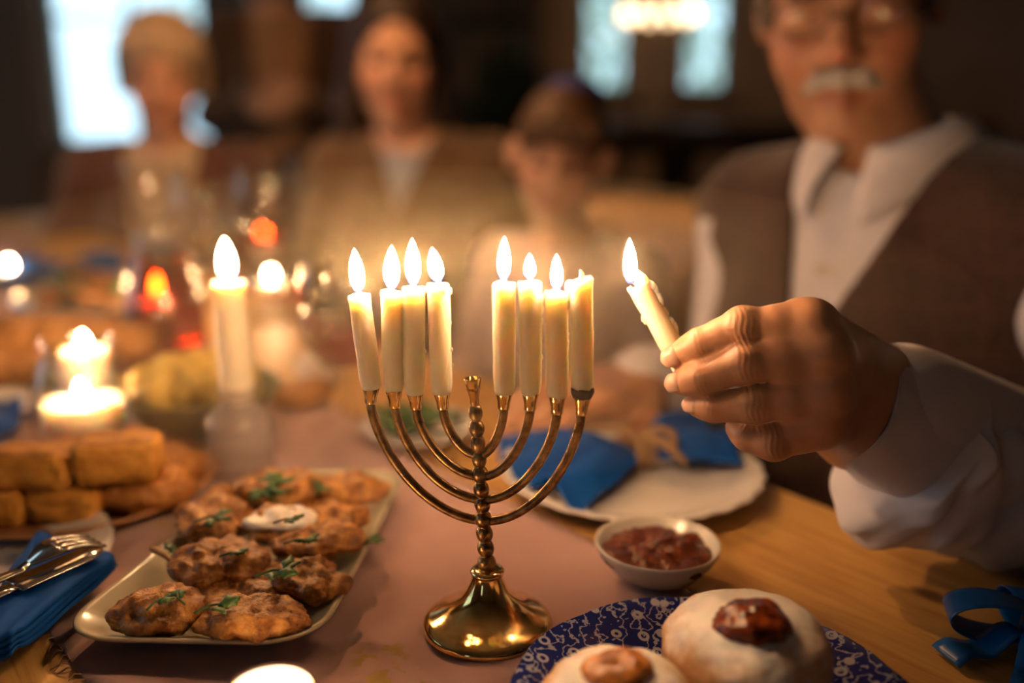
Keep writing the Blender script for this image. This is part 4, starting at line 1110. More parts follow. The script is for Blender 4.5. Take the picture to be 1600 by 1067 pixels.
for px, zc, a, b, t, lab in (((228, 762), .021, .032, .026, .015, 'round fried fritter at the front right of the wooden plate'), ((262, 728), .020, .028, .022, .013, 'round fried fritter behind, near the rim of the wooden plate')):
    c = gr(px[0], px[1], zc); o = MB().blob(c, a, b, t, amp=.004, freq=60, seg=56, ring=28, seed=px[0], oct=5).build('fritter', MT['fritter'], None, base=c - UP * t); tag(o, lab, 'fritter', 'fritters on the wooden plate')

# ---- olive bowl of mash
oc = gr(322, 676); oc.z = .0; orr = .064
r = empty('serving_bowl', oc); tag(r, 'olive green bowl heaped with yellow mash behind the tall candle', 'bowl')
MB().lathe([(orr * .5, 0), (orr * .54, .002), (orr * .82, .018), (orr * .97, .036), (orr, .040), (orr * .985, .0415), (orr * .93, .036), (orr * .76, .018), (orr * .4, .005), (1e-5, .004)], (oc.x, oc.y, 0), 64).build('dish', MT['olive_china'], r)
o = MB().blob((oc.x - .008, oc.y, .042), .050, .046, .026, amp=.012, freq=45, seg=64, ring=32, seed=2, oct=5, flat=.8).build('mash', MT['mash'], None, base=(oc.x, oc.y, .02)); tag(o, 'heap of yellow mash in the olive green bowl', 'mash')

# ---- white dish of salad behind the menorah
sc_ = gr(655, 690); sc_.z = .003
plate(sc_, .048, 'small white dish of green salad behind the left menorah arms', MT['white_china'], 0, 0, .012, group='white dinner plates')
root = empty('salad', (sc_.x, sc_.y, .006)); tag(root, 'green salad leaves on the small white dish', 'salad')
rg = random.Random(8)
for k in range(26):
    a = rg.uniform(0, 6.28); q = rg.uniform(0, .028); b = Vector((sc_.x + q * math.cos(a), sc_.y + q * math.sin(a), .010 + rg.uniform(0, .012)))
    Rm = rotz(rg.uniform(0, 6.28)) @ Matrix.Rotation(rg.uniform(-.7, .1), 3, 'Y')
    MB().sheet(lambda u, v: b + Rm @ Vector((u * .024, (v * 2 - 1) * .008 * math.sin(math.pi * min(1, u + .08)), .003 * math.sin(v * 9 + u * 5))), 8, 6, .0004).build('leaf', MT['herb'], root)

# ---- near left plate with napkin, fork and knife
lc = Vector((-.345, .462, .002))
plate(lc, .113, 'white plate at the near left with napkin and cutlery', MT['white_china'], 40, .004, .012)
def folded(px_corners, z0, layers, label, name='napkin', seed=0):
    Q = [gr(x, y, z0) for x, y in px_corners]; c = sum(Q, Vector()) / 4
    root = empty(name, Vector((c.x, c.y, z0))); tag(root, label, 'napkin', 'blue napkins')
    for L in range(layers):
        def fn(u, v):
            p = (Q[0] * (1 - u) + Q[1] * u) * (1 - v) + (Q[3] * (1 - u) + Q[2] * u) * v
            e = min(u, 1 - u, v, 1 - v); rd = (p - c) * (1 - .018 * L) + c
            k = .5 - abs(u - .5), .5 - abs(v - .5)
            if k[0] < .08 and k[1] < .08: rd = rd + (c - rd) * (.08 - k[0]) * (.08 - k[1]) * 12
            z = z0 + .0028 * L + .0045 * mnoise.noise(Vector((u * 2.6 + seed, v * 2.6, L * .3))) + .003 * math.sin(u * 7 + L) * v - (.0018 if e < .02 else 0)
            return Vector((rd.x, rd.y, z))
        MB().sheet(fn, 36, 36, .0016).build('fold', MT['blue'], root)
    return root
folded([(-55, 1030), (25, 1020), (192, 880), (60, 838)], .017, 4, 'folded royal blue napkin on the near left plate', seed=1)
def cutlery(name, tip, tail, outline, label, z, thick, bend, extra=None):
    tip, tail = Vector(tip), Vector(tail); ax = (tip - tail).normalized(); sd = Vector((-ax.y, ax.x, 0)); L = (tip - tail).length
    root = empty(name, tail); tag(root, label, name, 'cutlery on the near left plate')
    f = lambda v: tail + ax * (v.x * L) + sd * v.y + UP * (v.z + bend(v.x))
    for part, poly in outline:
        # split long polygons into quads strips along x
        xs = poly['x']; up = poly['u']; dn = poly['d']
        V = []; F = []
        for x, a, b in zip(xs, up, dn):
            V += [f(Vector((x, a, thick))), f(Vector((x, b, thick))), f(Vector((x, b, 0))), f(Vector((x, a, 0)))]
        for i in range(len(xs) - 1):
            o = i * 4
            for q in range(4): F.append((o + q, o + (q + 1) % 4, o + 4 + (q + 1) % 4, o + 4 + q))
        F.append((3, 2, 1, 0)); o = (len(xs) - 1) * 4; F.append((o, o + 1, o + 2, o + 3))
        MB().add(V, F).build(part, MT['steel'], root)
    return root
tip, tail = gr(152, 846, .032), gr(-140, 962, .030)
lin = lambda a, b, n: [a + (b - a) * i / n for i in range(n + 1)]
xs = lin(0, .60, 12); hw = [.0055 - .0028 * (x / .6) for x in xs]
hd = lin(.60, .76, 10); hh = [.0027 + .0078 * math.sin((x - .6) / .16 * math.pi / 2) for x in hd]
fk = [('handle', dict(x=xs, u=hw, d=[-q for q in hw])), ('head', dict(x=hd, u=hh, d=[-q for q in hh]))]
for k in range(4):
    y0 = -.0105 + k * .0057; tx = lin(.75, 1.0, 8)
    fk.append(('tine', dict(x=tx, u=[y0 + .0036 - .0012 * (x - .75) / .25 for x in tx], d=[y0 + .0008 * (x - .75) / .25 for x in tx])))
cutlery('fork', tip, tail, fk, 'steel fork lying on the near left blue napkin', .03, .0016, lambda x: .006 * math.sin(max(0, (x - .55) / .45) * math.pi) - .003 * max(0, x - .8))
tip, tail = gr(160, 856, .029), gr(-140, 990, .026)
kx = lin(0, .5, 8); bxs = lin(.5, 1.0, 16)
kn = [('handle', dict(x=kx, u=[.0048] * 9, d=[-.0048] * 9)), ('blade', dict(x=bxs, u=[.0085 * math.sqrt(max(.02, 1 - max(0, (x - .93) / .07) ** 2)) for x in bxs], d=[-.0085 * math.sqrt(max(.02, 1 - max(0, (x - .86) / .14) ** 2)) for x in bxs]))]
cutlery('knife', tip, tail, kn, 'steel table knife with rounded blade under the fork', .028, .0012, lambda x: 0)

# ---- second plate further left
l2 = gr(-10, 652); l2.z = .002
plate(l2, .042, 'small white plate with blue napkin at the far left edge', MT['white_china'], 0, 0, .012)
folded([(-60, 690), (30, 668), (36, 628), (-40, 622)], .014, 2, 'folded blue napkin on the small plate at the left edge', seed=5)
# far blue napkins and plates in front of the grandmother
for i, (px, py, lab) in enumerate(((110, 440, 'far plate nearest the left tealight'), (210, 425, 'far plate before the carafe neck'))):
    c = gr(px, py); c.z = .002
    plate(c, .105, 'white plate under a blue napkin, ' + lab, MT['white_china'], 0, 0, .012)
    napkin_tied((c.x, c.y, .004), .4, 1.3, 'blue napkin tied with twine on the ' + lab)

# ---- challah loaf and other far dishes at the left
ch0 = gr(35, 600)
root = empty('bread_loaf', (ch0.x, ch0.y, 0)); tag(root, 'plaited brown loaf of bread at the left edge behind the candle jar', 'bread')
for k in range(3):
    pts = []; rad = []
    for i in range(41):
        t = i / 40; env = math.sin(math.pi * (t * .92 + .04)) ** .6
        ph = t * math.pi * 5 + k * 2 * math.pi / 3
        pts.append(Vector((ch0.x - .12 + .24 * t, ch0.y + .06 * t - .02 + .024 * env * math.sin(ph), .028 + .016 * env * math.cos(ph * 2) * .6 + .006)))
        rad.append(.006 + .021 * env)
    MB().tube(pts, rad, 14).build('strand', MT['bread'], root)
c = gr(150, 500); c.z = 0
r = empty('salad_bowl', c); tag(r, 'wide shallow dish of salad left of the carafe', 'bowl')
MB().lathe([(.05, 0), (.055, .002), (.095, .03), (.1, .034), (.096, .034), (.055, .006), (1e-5, .005)], (c.x, c.y, 0), 48).build('dish', MT['grey_china'], r)
root = empty('salad', (c.x, c.y, .01)); tag(root, 'mixed salad leaves in the wide shallow dish', 'salad')
for k in range(40):
    a = rg.uniform(0, 6.28); q = rg.uniform(0, .07); b = Vector((c.x + q * math.cos(a), c.y + q * math.sin(a), .022 + rg.uniform(0, .022)))
    Rm = rotz(rg.uniform(0, 6.28)) @ Matrix.Rotation(rg.uniform(-.7, .1), 3, 'Y')
    MB().sheet(lambda u, v: b + Rm @ Vector((u * .04, (v * 2 - 1) * .014 * math.sin(math.pi * min(1, u + .08)), .004 * math.sin(v * 9 + u * 5))), 6, 5, .0006).build('leaf', (MT['herb'], MT['bread'], MT['jam_light'])[k % 3], root)
c = gr(475, 638)
o = MB().blob((c.x, c.y, .014), .030, .016, .014, rotz(.6), amp=.003, freq=50, seg=32, ring=18, seed=3, flat=.8).build('bread_roll', MT['bread'], None, base=(c.x, c.y, .003)); tag(o, 'small brown bread roll right of the olive bowl', 'bread')
c = gr(497, 600)
root = empty('garlic_bulb', (c.x, c.y, 0)); tag(root, 'pale garlic bulb behind the bread roll', 'garlic')
for k in range(7):
    a = k * 2 * math.pi / 7; MB().blob((c.x + .011 * math.cos(a), c.y + .011 * math.sin(a), .016), .010, .010, .016, seg=14, ring=10).build('clove', MT['white_china'], root)
MB().tube([(c.x, c.y, .024), (c.x, c.y, .034), (c.x + .004, c.y, .042)], [.010, .004, .003], 10).build('neck', MT['white_china'], root)

# ---- doughnuts on the blue plate
dc = Vector((.087, .338, .0025)); dr = .089
r = empty('china_plate', dc); tag(r, 'blue and white floral china plate with wavy rim under the doughnuts', 'plate')
z = dc.z
MB().lathe([(dr * .5, z), (dr * .56, z + .001), (dr * .70, z + .005), (dr * .98, z + .0125), (dr, z + .0138), (dr * .985, z + .0148), (dr * .90, z + .0125), (dr * .74, z + .0085), (dr * .64, z + .0042), (dr * .5, z + .0035), (1e-5, z + .0035)], (dc.x, dc.y, 0), 120, None,
           lambda a, i: 1 + (.018 * abs(math.cos(a * 5)) if 3 <= i <= 6 else 0)).build('dish', MT['china_blue'], r)
def doughnut(c, R, h, label, jm, jpos, js, seed):
    c = Vector(c); root = empty('doughnut', c); tag(root, label, 'doughnut', 'doughnuts on the blue china plate')
    mb = MB(); seg, ring = 64, 40; V = []
    prof = []
    for i in range(ring + 1):
        th = math.pi * i / ring; rr_ = R * math.sin(th) ** .78; zz = h / 2 - h / 2 * math.copysign(abs(math.cos(th)) ** .9, -math.cos(th)) * -1
        zz = h / 2 + h / 2 * math.copysign(abs(math.cos(th)) ** .9, math.cos(th))
        prof.append((max(rr_, 1e-5), zz))
    prof = prof[::-1]
    mb.lathe([(q, zz + c.z) for q, zz in prof], (c.x, c.y, 0), seg)
    for i, v in enumerate(mb.V):
        d = v - (c + UP * h / 2); n = mnoise.fractal(d * 38 + Vector((seed, 0, 0)), .8, 2, 4)
        mb.V[i] = v + d.normalized() * n * .0026
    mb.build('dough', MT['sugar'], root)
    j = Vector(jpos)
    MB().blob(j, js, js * .88, js * .50, Matrix.Rotation(-.12, 3, 'Y'), amp=js * .12, freq=120, seg=64, ring=32, seed=seed + 2, oct=4).build('jam', jm, root)
doughnut((gr(1162, 1048, .02).x, gr(1162, 1048, .02).y, .0068), .0370, .043, 'big sugared doughnut with a dome of dark red jam', MT['jam'], gr(1173, 975, .0475), .0168, 1)
doughnut((gr(962, 1118, .02).x, gr(962, 1118, .02).y, .0068), .0330, .034, 'sugared doughnut with apricot jam cut off by the bottom edge', MT['jam_light'], gr(964, 1050, .0395), .0150, 5)

# ---- blue gift ribbon at the right edge
gc = gr(1615, 1010)
root = empty('ribbon_bow', (gc.x, gc.y, 0)); tag(root, 'blue satin ribbon bow lying at the right picture edge', 'ribbon')
def loop(a, L, W, H, name='loop'):
    Rm = rotz(a)
    def fn(u, v):
        t = u * math.pi * 2; x = L * .5 * (1 - math.cos(t)); zz = .004 + H * .5 + H * .5 * math.sin(t)
        return gc + Rm @ Vector((x, (v - .5) * W * (.55 + .45 * math.sin(t / 2)), zz))
    MB().sheet(fn, 40, 6, .0005).build(name, MT['blue_satin'], root)
loop(math.radians(165), .042, .022, .020); loop(math.radians(-10), .042, .022, .020); loop(math.radians(80), .03, .02, .018)
for a in (195, 240, 320):
    Rm = rotz(math.radians(a))
    MB().sheet(lambda u, v: gc + Rm @ Vector((.008 + u * .045, (v - .5) * (.012 + .008 * u), .008 * math.sin(math.pi * (1 - u) * .5) + .002 + .003 * math.sin(u * 9))), 24, 4, .0005).build('tail', MT['blue_satin'], root)
MB().blob(gc + UP * .012, .008, .008, .007, seg=16, ring=10).build('knot', MT['blue_satin'], root)

# ------------------------------------------------------------------ people
def head_prims(age='adult', lids=False, smile=False):
    s = 1.0
    child = age == 'child'
    p = [ell((0, .020, .045), (.076, .096, .086), k=.02),
         ell((0, -.026, -.028), (.062 if not child else .064, .066, .082 if not child else .072), k=.025),
         ell((0, -.040, -.078), (.046, .046, .036) if not child else (.044, .044, .032), k=.03),
         caps((0, -.074, -.104 if not child else -.092), (0, -.076, -.100 if not child else -.09), .019 if not child else .015, k=.025),
         caps((-.038, -.062, -.026), (-.034, -.064, -.036), .024, k=.03), caps((.038, -.062, -.026), (.034, -.064, -.036), .024, k=.03),
         caps((-.040, -.070, .020), (-.012, -.084, .020), .011, k=.016), caps((.040, -.070, .020), (.012, -.084, .020), .011, k=.016),
         cut(ell((-.032, -.098, .000), (.019, .020, .013)), .014), cut(ell((.032, -.098, .000), (.019, .020, .013)), .014)]
    if not child:
        p += [caps((0, -.086, .012), (0, -.110, -.026), .0075, .0115, k=.010), caps((-.0115, -.098, -.031), (-.009, -.100, -.031), .0078, k=.008), caps((.0115, -.098, -.031), (.009, -.100, -.031), .0078, k=.008)]
    else:
        p += [caps((0, -.086, .008), (0, -.102, -.022), .0065, .0095, k=.010), caps((-.009, -.094, -.026), (.009, -.094, -.026), .0065, k=.008)]
    for sx in (-1, 1):
        if lids: p.append(ell((sx * .0315, -.0755, .000), (.0155, .0135, .0125), k=.004)); p.append(cut(caps((sx * .020, -.0895, -.005), (sx * .044, -.084, -.005), .0012, k=.002), .002))
        else: p.append(ell((sx * .0315, -.0745, .0045), (.0150, .0125, .0085), k=.004))
        # ear: rim around a hollow
        p += [ell((sx * .079, .012, -.004), (.010, .019, .031), np.array(Matrix.Rotation(sx * -.35, 3, 'Z') @ Matrix.Rotation(.15, 3, 'X')), k=.006), cut(ell((sx * .089, .004, .000), (.008, .009, .018)), .004)]
    if child: p += [ell((q * .090, .008, .002), (.013, .024, .034), np.array(Matrix.Rotation(q * -.75, 3, 'Z')), k=.006) for q in (-1, 1)]
    w = .026 if smile else .021; cz = .004 if smile else -.001
    p += [caps((-w, -.080, -.064 + cz), (0, -.0935, -.0625), .0062, .0070, k=.005), caps((w, -.080, -.064 + cz), (0, -.0935, -.0625), .0062, .0070, k=.005),
          caps((-w * .8, -.080, -.0735 + cz * .5), (0, -.0915, -.0755), .0060, .0078, k=.005), caps((w * .8, -.080, -.0735 + cz * .5), (0, -.0915, -.0755), .0060, .0078, k=.005),
          cut(caps((-w * 1.05, -.089, -.0685 + cz), (0, -.1010, -.0690), .0026, k=.002), .003), cut(caps((w * 1.05, -.089, -.0685 + cz), (0, -.1010, -.0690), .0026, k=.002), .003)]
    return p
def tint_mesh(o, V, Rh, H, s, lipk=1.0):
    loc = (V - P(H)) @ np.array(Rh) / s
    x, y, z = loc[:, 0], loc[:, 1], loc[:, 2]
    g = lambda cx, cy, cz_, rx, ry, rz: np.exp(-(((x - cx) / rx) ** 2 + ((y - cy) / ry) ** 2 + ((z - cz_) / rz) ** 2))
    lips = np.clip(g(0, -.092, -.069, .022, .02, .009) * 1.5, 0, 1) * lipk; ch = g(-.042, -.08, -.03, .02, .03, .02) + g(.042, -.08, -.03, .02, .03, .02) + g(0, -.12, -.028, .012, .02, .012)
    br = np.clip(g(-.030, -.085, .021, .020, .02, .007) + g(.030, -.085, .021, .020, .02, .007), 0, 1)
    c = np.ones((len(V), 4)); c[:, 0] = 1 - .35 * lips - .65 * br; c[:, 1] = 1 - .72 * lips - .22 * ch - .75 * br; c[:, 2] = 1 - .7 * lips - .2 * ch - .75 * br
    a = o.data.attributes.new('tint', 'FLOAT_COLOR', 'POINT'); a.data.foreach_set('color', np.clip(c, 0, 1).astype(np.float32).ravel())
def ones_tint(o):
    n = len(o.data.vertices); a = o.data.attributes.new('tint', 'FLOAT_COLOR', 'POINT'); a.data.foreach_set('color', np.ones(n * 4, np.float32))
def Rhead(face_deg, down=0.0, roll=0.0):
    psi = math.radians(face_deg) + math.pi / 2
    return Matrix.Rotation(psi, 3, 'Z') @ Matrix.Rotation(math.radians(down), 3, 'X') @ Matrix.Rotation(math.radians(roll), 3, 'Y')
def hand_generic(W, d, palm, side, s=1.0, curl=.5):
    """W wrist, d pointing direction, palm = palm normal; side = +1 when the thumb lies along palm x d"""
    W = Vector(W); d = Vector(d).normalized(); pn = Vector(palm); pn = (pn - d * pn.dot(d)).normalized(); sd = pn.cross(d) * side
    pr = []
    kn = [W + d * .082 * s + sd * q * s for q in (.030, .010, -.010, -.028)]
    for i, K in enumerate(kn):
        pr.append(caps(W + sd * (.016 - .011 * i) * s, K, .016 * s, .0115 * s, k=.010 * s))
        L = (.043, .048, .044, .034)[i] * s; p = K; a = curl * .6; r = (.0093, .0096, .009, .008)[i] * s
        for j, f in enumerate((1, .62, .5)):
            q = p + (d * math.cos(a) + pn * math.sin(a)) * L * f; pr.append(caps(p, q, r, r * .9, k=.004 * s)); p = q; r *= .9; a += curl * .9
    t0 = W + d * .02 * s + sd * .020 * s; t1 = W + d * .050 * s + sd * .048 * s + pn * .012 * s; t2 = t1 + (d * .9 + sd * .25 + pn * .2).normalized() * .030 * s; t3 = t2 + (d * .95 + pn * .3).normalized() * .024 * s
    pr += [caps(t0, t1, .017 * s, .0125 * s, k=.012 * s), caps(t1, t2, .0112 * s, .0100 * s, k=.004 * s), caps(t2, t3, .0098 * s, .008 * s, k=.004 * s)]
    return pr
def folds(amp, freq, seed):
    def post(F, ax):
        X = ax[0][:, None, None]; Y = ax[1][None, :, None]; Z = ax[2][None, None, :]
        n = np.sin(freq * (X * .8 + Z * .9) + 3 * np.sin(freq * .35 * (Y + Z) + seed) + seed) * .6 + np.sin(freq * 1.7 * (Y - Z * .6 + X * .3) + 2 * np.sin(freq * .5 * X + seed * 2)) * .4
        return F + (amp * n).astype(np.float32)
    return post
def frame(N, face_deg):
    a = math.radians(face_deg); F = Vector((math.cos(a), math.sin(a), 0)); R = Vector((F.y, -F.x, 0))
    return F, R
def torso_prims(N, F, R, s, length, lean_=0.0, belly=1.0, arms=None, shw=.165):
    B = np.array(Matrix((R, F, UP)).transposed()); ax = (UP * -1 - F * lean_).normalized(); N = Vector(N)
    sr, sl = shw if isinstance(shw, tuple) else (shw, shw)
    S = {'R': N + R * sr * s - UP * .045 * s, 'L': N - R * sl * s - UP * .045 * s}
    p = [ell(N + ax * .15 * s, (.160 * s, .108 * s, .17 * s), B, k=.06 * s), ell(N + ax * length * .62 + F * .012, (.15 * s * belly, .115 * s * belly, .18 * s), B, k=.08 * s), ell(N + ax * length, (.172 * s, .13 * s, .12 * s), B, k=.06 * s)]
    for k in 'RL': p += [caps(N + ax * .015, S[k] + UP * .008 * s, .052 * s, .054 * s, k=.05 * s)]
    ar = []
    for k in 'RL':
        if arms and k in arms:
            E, W = arms[k][:2]
            ar += [caps(S[k], E, .054 * s, .043 * s, k=.035 * s), caps(E, W, .041 * s, .029 * s, k=.02 * s)]
    return p, ar, S
def legs_prims(hip, F, R, s, seated, zfloor=ZF):
    p = []
    for sg in (-1, 1):
        h = Vector(hip) + R * sg * .085 * s
        if seated: kn = h + F * .40 * s + R * sg * .03; kn.z = h.z + .0; ft = Vector((kn.x, kn.y, zfloor + .05)) - F * .05
        else: kn = h + F * .02; kn.z = (h.z + zfloor) / 2 + .03; ft = Vector((h.x, h.y, zfloor + .06))
        p += [caps(h, kn, .078 * s, .058 * s, k=.04), caps(kn, ft, .056 * s, .042 * s, k=.03), caps(ft - UP * .005, ft + F * .15 * s - UP * .015, .04 * s, .033 * s, k=.02)]
    return p
def make_person(label, H, Rh, hs, N, face_deg, ts, length, seated, skin, top, under=None, age='adult', hair=None, hair_mat=None, arms=None, hands=None, lids=False, smile=False,
                lean_=0.0, vox=.0045, head_vox=None, vneck=None, top_t=.012, foldamp=.0035, belly=1.0, extra_skin=None, sleeve_top=True, top_name='cardigan', under_name='shirt', root_z=None, shw=.165):
    H = Vector(H); N = Vector(N); F, R = frame(N, face_deg)
    hip = N - UP * length - F * lean_ * length
    root = empty('person', (hip.x, hip.y, root_z if root_z is not None else ZF)); tag(root, label, 'person')
    hp = xform(head_prims(age, lids, smile), Rh, H, hs)
    nk = H + Rh @ Vector((0, .022, -.060)) * hs
    neck = [caps(nk, N - UP * .01, .052 * hs, .056 * hs, k=.03)]
    tp, ap, S = torso_prims(N, F, R, ts, length, lean_, belly, arms, shw)
    hd = []
    for h in (hands or []): hd += h
    parts = []
    if head_vox:
        parts.append(sdf(hp + neck, head_vox, 2)); parts.append(sdf(tp + ap + hd, .006, 2))
    else: parts.append(sdf(hp + neck + inflate(tp, -.004) + ap + hd, vox, 2))
    if extra_skin: parts += extra_skin
    V, Q = joinVQ(parts)
    body = mk('body', V, Q, MT[skin], root); tint_mesh(body, V, Rh, H, hs, .45 if lids else 1.0)
    for sx in (-1, 1):
        if not lids:
            c = H + Rh @ Vector((sx * .0315, -.0795, .002)) * hs
            e = MB().blob(c, .0135 * hs, .0110 * hs, .0085 * hs, Rh, seg=16, ring=10).build('eye', MT['eye_white'], body)
            MB().blob(c + Rh @ Vector((0, -.0068, 0)) * hs, .0085 * hs, .0056 * hs, .0080 * hs, Rh, seg=12, ring=8).build('iris', MT['eye'], e)
    if hair:
        V, Q = sdf(xform(hair, Rh, H, hs), .004 if not head_vox else .003, 2); mk('hair', V, Q, MT[hair_mat], root)
    def vcut(w0, slope, z0, base=None):
        """opening down the front: half-width w0 + slope * height above z0"""
        def post(Fd, ax):
            if base: Fd = base(Fd, ax)
            X = ax[0][:, None, None] - N.x; Y = ax[1][None, :, None] - N.y; Z = ax[2][None, None, :]
            lr = np.abs(X * R.x + Y * R.y); fw = X * F.x + Y * F.y
            wd = np.minimum(np.minimum(w0 + slope * (Z - z0) - lr, fw + .02), Z - z0 + .0)
            return np.maximum(Fd, wd.astype(np.float32))
        return post
    if under:
        sh = inflate(tp + ap, .006); V, Q = sdf(sh + [cut(ell(N + UP * .035 + F * .01, (.057 * hs, .060 * hs, .06)), .01)], .006, 2, post=folds(foldamp * .5, 60, 1.0))
        un = mk(under_name, V, Q, MT[under], root)
    else: un = None
    tl = inflate(tp + (ap if sleeve_top else []), top_t) + [cut(ell(N + UP * .05 + F * .015, (.062 * hs, .064 * hs, .07)), .01)]
    po = folds(foldamp, 45, face_deg % 7)
    if vneck: po = vcut(vneck[0], vneck[1], N.z - vneck[2], po)
    V, Q = sdf(tl, .0055, 2, post=po)
    tpo = mk(top_name, V, Q, MT[top], root)
    V, Q = sdf(legs_prims(hip, F, R, ts, seated) + inflate(tp[2:3], .016), .010, 2); mk('trousers', V, Q, MT['trouser'], root)
    return root, body, un, tpo, S, F, R
HAIR_SHORT = [ell((0, .026, .052), (.084, .104, .090), k=.01), caps((-.062, -.030, .085), (.062, -.030, .085), .022, k=.02), caps((-.074, .0, .03), (-.078, .03, -.02), .017, .014, k=.015), caps((.074, .0, .03), (.078, .03, -.02), .017, .014, k=.015),
              ell((0, .075, -.01), (.068, .05, .07), k=.02), cut(ell((0, -.100, -.006), (.066, .062, .070)), .01), cut(ell((0, -.03, -.105), (.12, .075, .055)), .01)]
HAIR_BOB = [ell((0, .026, .056), (.098, .116, .100), k=.01), caps((-.070, -.034, .075), (.070, -.034, .075), .026, k=.02), caps((-.082, .0, .04), (-.086, .02, -.03), .024, .018, k=.015), caps((.082, .0, .04), (.086, .02, -.03), .024, .018, k=.015),
            ell((0, .078, -.01), (.080, .055, .08), k=.02), cut(ell((0, -.104, -.012), (.064, .062, .070)), .01), cut(ell((0, -.03, -.112), (.13, .075, .055)), .01)]
HAIR_SIDES = [ell((0, .040, .040), (.083, .092, .086), k=.01), caps((-.076, -.012, .02), (-.076, .01, -.02), .010, k=.01), caps((.076, -.012, .02), (.076, .01, -.02), .010, k=.01),
              cut(ell((0, -.09, .05), (.075, .08, .13)), .01), cut(ell((0, -.02, -.12), (.12, .10, .075)), .01)]
HAIR_LONG = [ell((0, .026, .050), (.085, .104, .092), k=.02), caps((-.072, .005, .05), (-.090, .02, -.10), .026, .030, k=.03), caps((-.090, .02, -.10), (-.085, .0, -.24), .030, .022, k=.02), caps((.072, .005, .05), (.092, .02, -.10), .026, .030, k=.03), caps((.092, .02, -.10), (.095, .01, -.26), .030, .02, k=.02),
             ell((0, .075, -.06), (.085, .05, .14), k=.03), cut(ell((0, -.095, -.02), (.060, .075, .092)), .012)]
HAIR_BOY = [ell((0, .022, .050), (.086, .106, .094), k=.02), caps((-.058, -.060, .062), (.058, -.060, .062), .024, k=.02), caps((-.066, -.030, .05), (-.068, -.03, .02), .014, .010, k=.01), caps((.066, -.030, .05), (.068, -.03, .02), .014, .010, k=.01),
            ell((0, .075, -.01), (.066, .05, .07), k=.02), cut(ell((-.096, .006, -.008), (.034, .034, .040)), .004), cut(ell((.096, .006, -.008), (.034, .034, .040)), .004), cut(ell((0, -.098, -.030), (.072, .066, .068)), .006), cut(ell((0, -.03, -.105), (.12, .075, .06)), .01)]

# ---- the old man ---------------------------------------------------------------------
# his left hand, holding the candle: joints of each finger from knuckle to tip
FING = {
    'index': [((1270, 509, .4400), .0112), ((1160, 509, .4455), .0087), ((1094, 538, .4530), .0077), ((1057, 556, .4588), .0062)],
    'middle': [((1291, 556, .4355), .0115), ((1165, 567, .4420), .0090), ((1094, 592, .4500), .0077), ((1064, 598, .4565), .0061)],
    'ring': [((1293, 614, .4390), .0110), ((1178, 633, .4460), .0085), ((1115, 636, .4540), .0070), ((1090, 634, .4590), .0055)],
    'little': [((1284, 664, .4480), .0105), ((1208, 690, .4535), .0087), ((1168, 681, .4590), .0070), ((1151, 668, .4660), .0057)],
}
WR = at(1405, 636, .503); WR_R = at(1392, 600, .500); WR_U = at(1392, 672, .506)
hp = []
for fn_, js in FING.items():
    pts = [at(*j[0]) for j in js]; rs = [j[1] for j in js]
    w = {'index': WR_R, 'middle': WR_R * .7 + WR_U * .3, 'ring': WR_R * .3 + WR_U * .7, 'little': WR_U}[fn_]
    hp.append(caps(w, pts[0], .0170, rs[0], k=.009))
    mid = (pts[0] + w) / 2 + Vector((0, .010, -.001)); hp.append(caps(w + Vector((0, .008, 0)), pts[0] + Vector((-.004, .010, 0)), .015, .011, k=.010))
    for i in range(3):
        a, b = pts[i], pts[i + 1]; m_ = (a + b) / 2
        hp.append(caps(a, m_, rs[i], (rs[i] + rs[i + 1]) * .5 * (.99 if i == 0 else .95), k=.0045 if i else .007)); hp.append(caps(m_, b, (rs[i] + rs[i + 1]) * .5 * (.99 if i == 0 else .95), rs[i + 1], k=.0035))
    # knuckle bumps
    hp.append(ell(pts[0] + Vector((0, -.0026, .0012)), (.0085, .0085, .0085), k=.006)); hp.append(ell(pts[1] + Vector((0, -.0006, .0004)), (.0082 * rs[1] / .0086,) * 3, k=.004))
TH = [at(1350, 590, .512), at(1235, 575, .496), at(1140, 566, .4905), at(1076, 560, .4862)]
hp += [caps(TH[0], TH[1], .019, .0145, k=.012), caps(TH[1], TH[2], .0120, .0108, k=.005), caps(TH[2], TH[3], .0108, .0080, k=.004)]
hp += [caps(at(1330, 640, .497), at(1300, 600, .470), .024, .020, k=.012), caps(at(1330, 680, .499), at(1300, 660, .472), .019, .014, k=.01)]
hp += [caps(WR, at(1470, 672, .520), .0265, .0285, k=.012)]
handVQ = sdf(hp, .00068, 3)
# creases over the finger joints
HV = handVQ[0]; Qh = handVQ[1]
def vnorm(V, Q):
    n = np.zeros_like(V); fnm = np.cross(V[Q[:, 2]] - V[Q[:, 0]], V[Q[:, 3]] - V[Q[:, 1]])
    for j in range(4): np.add.at(n, Q[:, j], fnm)
    return n / (np.linalg.norm(n, axis=1, keepdims=True) + 1e-12)
NV = vnorm(HV, Qh)
disp = np.zeros(len(HV))
for fn_, js in FING.items():
    pts = [P(at(*j[0])) for j in js]
    for ji, (amp, lam, sig) in ((1, (.00014, .0026, .0046)), (2, (.00012, .0022, .0032))):
        axv = pts[ji + 1] - pts[ji - 1]; axv /= np.linalg.norm(axv); d = HV - pts[ji]; s_ = d @ axv; rad = np.linalg.norm(d - np.outer(s_, axv), axis=1)
        dors = NV @ (np.array([0, -.92, .38]))
        wv = np.sin(2 * np.pi * s_ / lam + 2.2 * np.sin((d @ np.array([.3, .2, .9])) * 420)) * np.exp(-(s_ / sig) ** 2) * (rad < js[ji][1] * 1.6) * np.clip(dors * 1.5, 0, 1)
        disp += amp * wv
HV = HV + NV * disp[:, None]
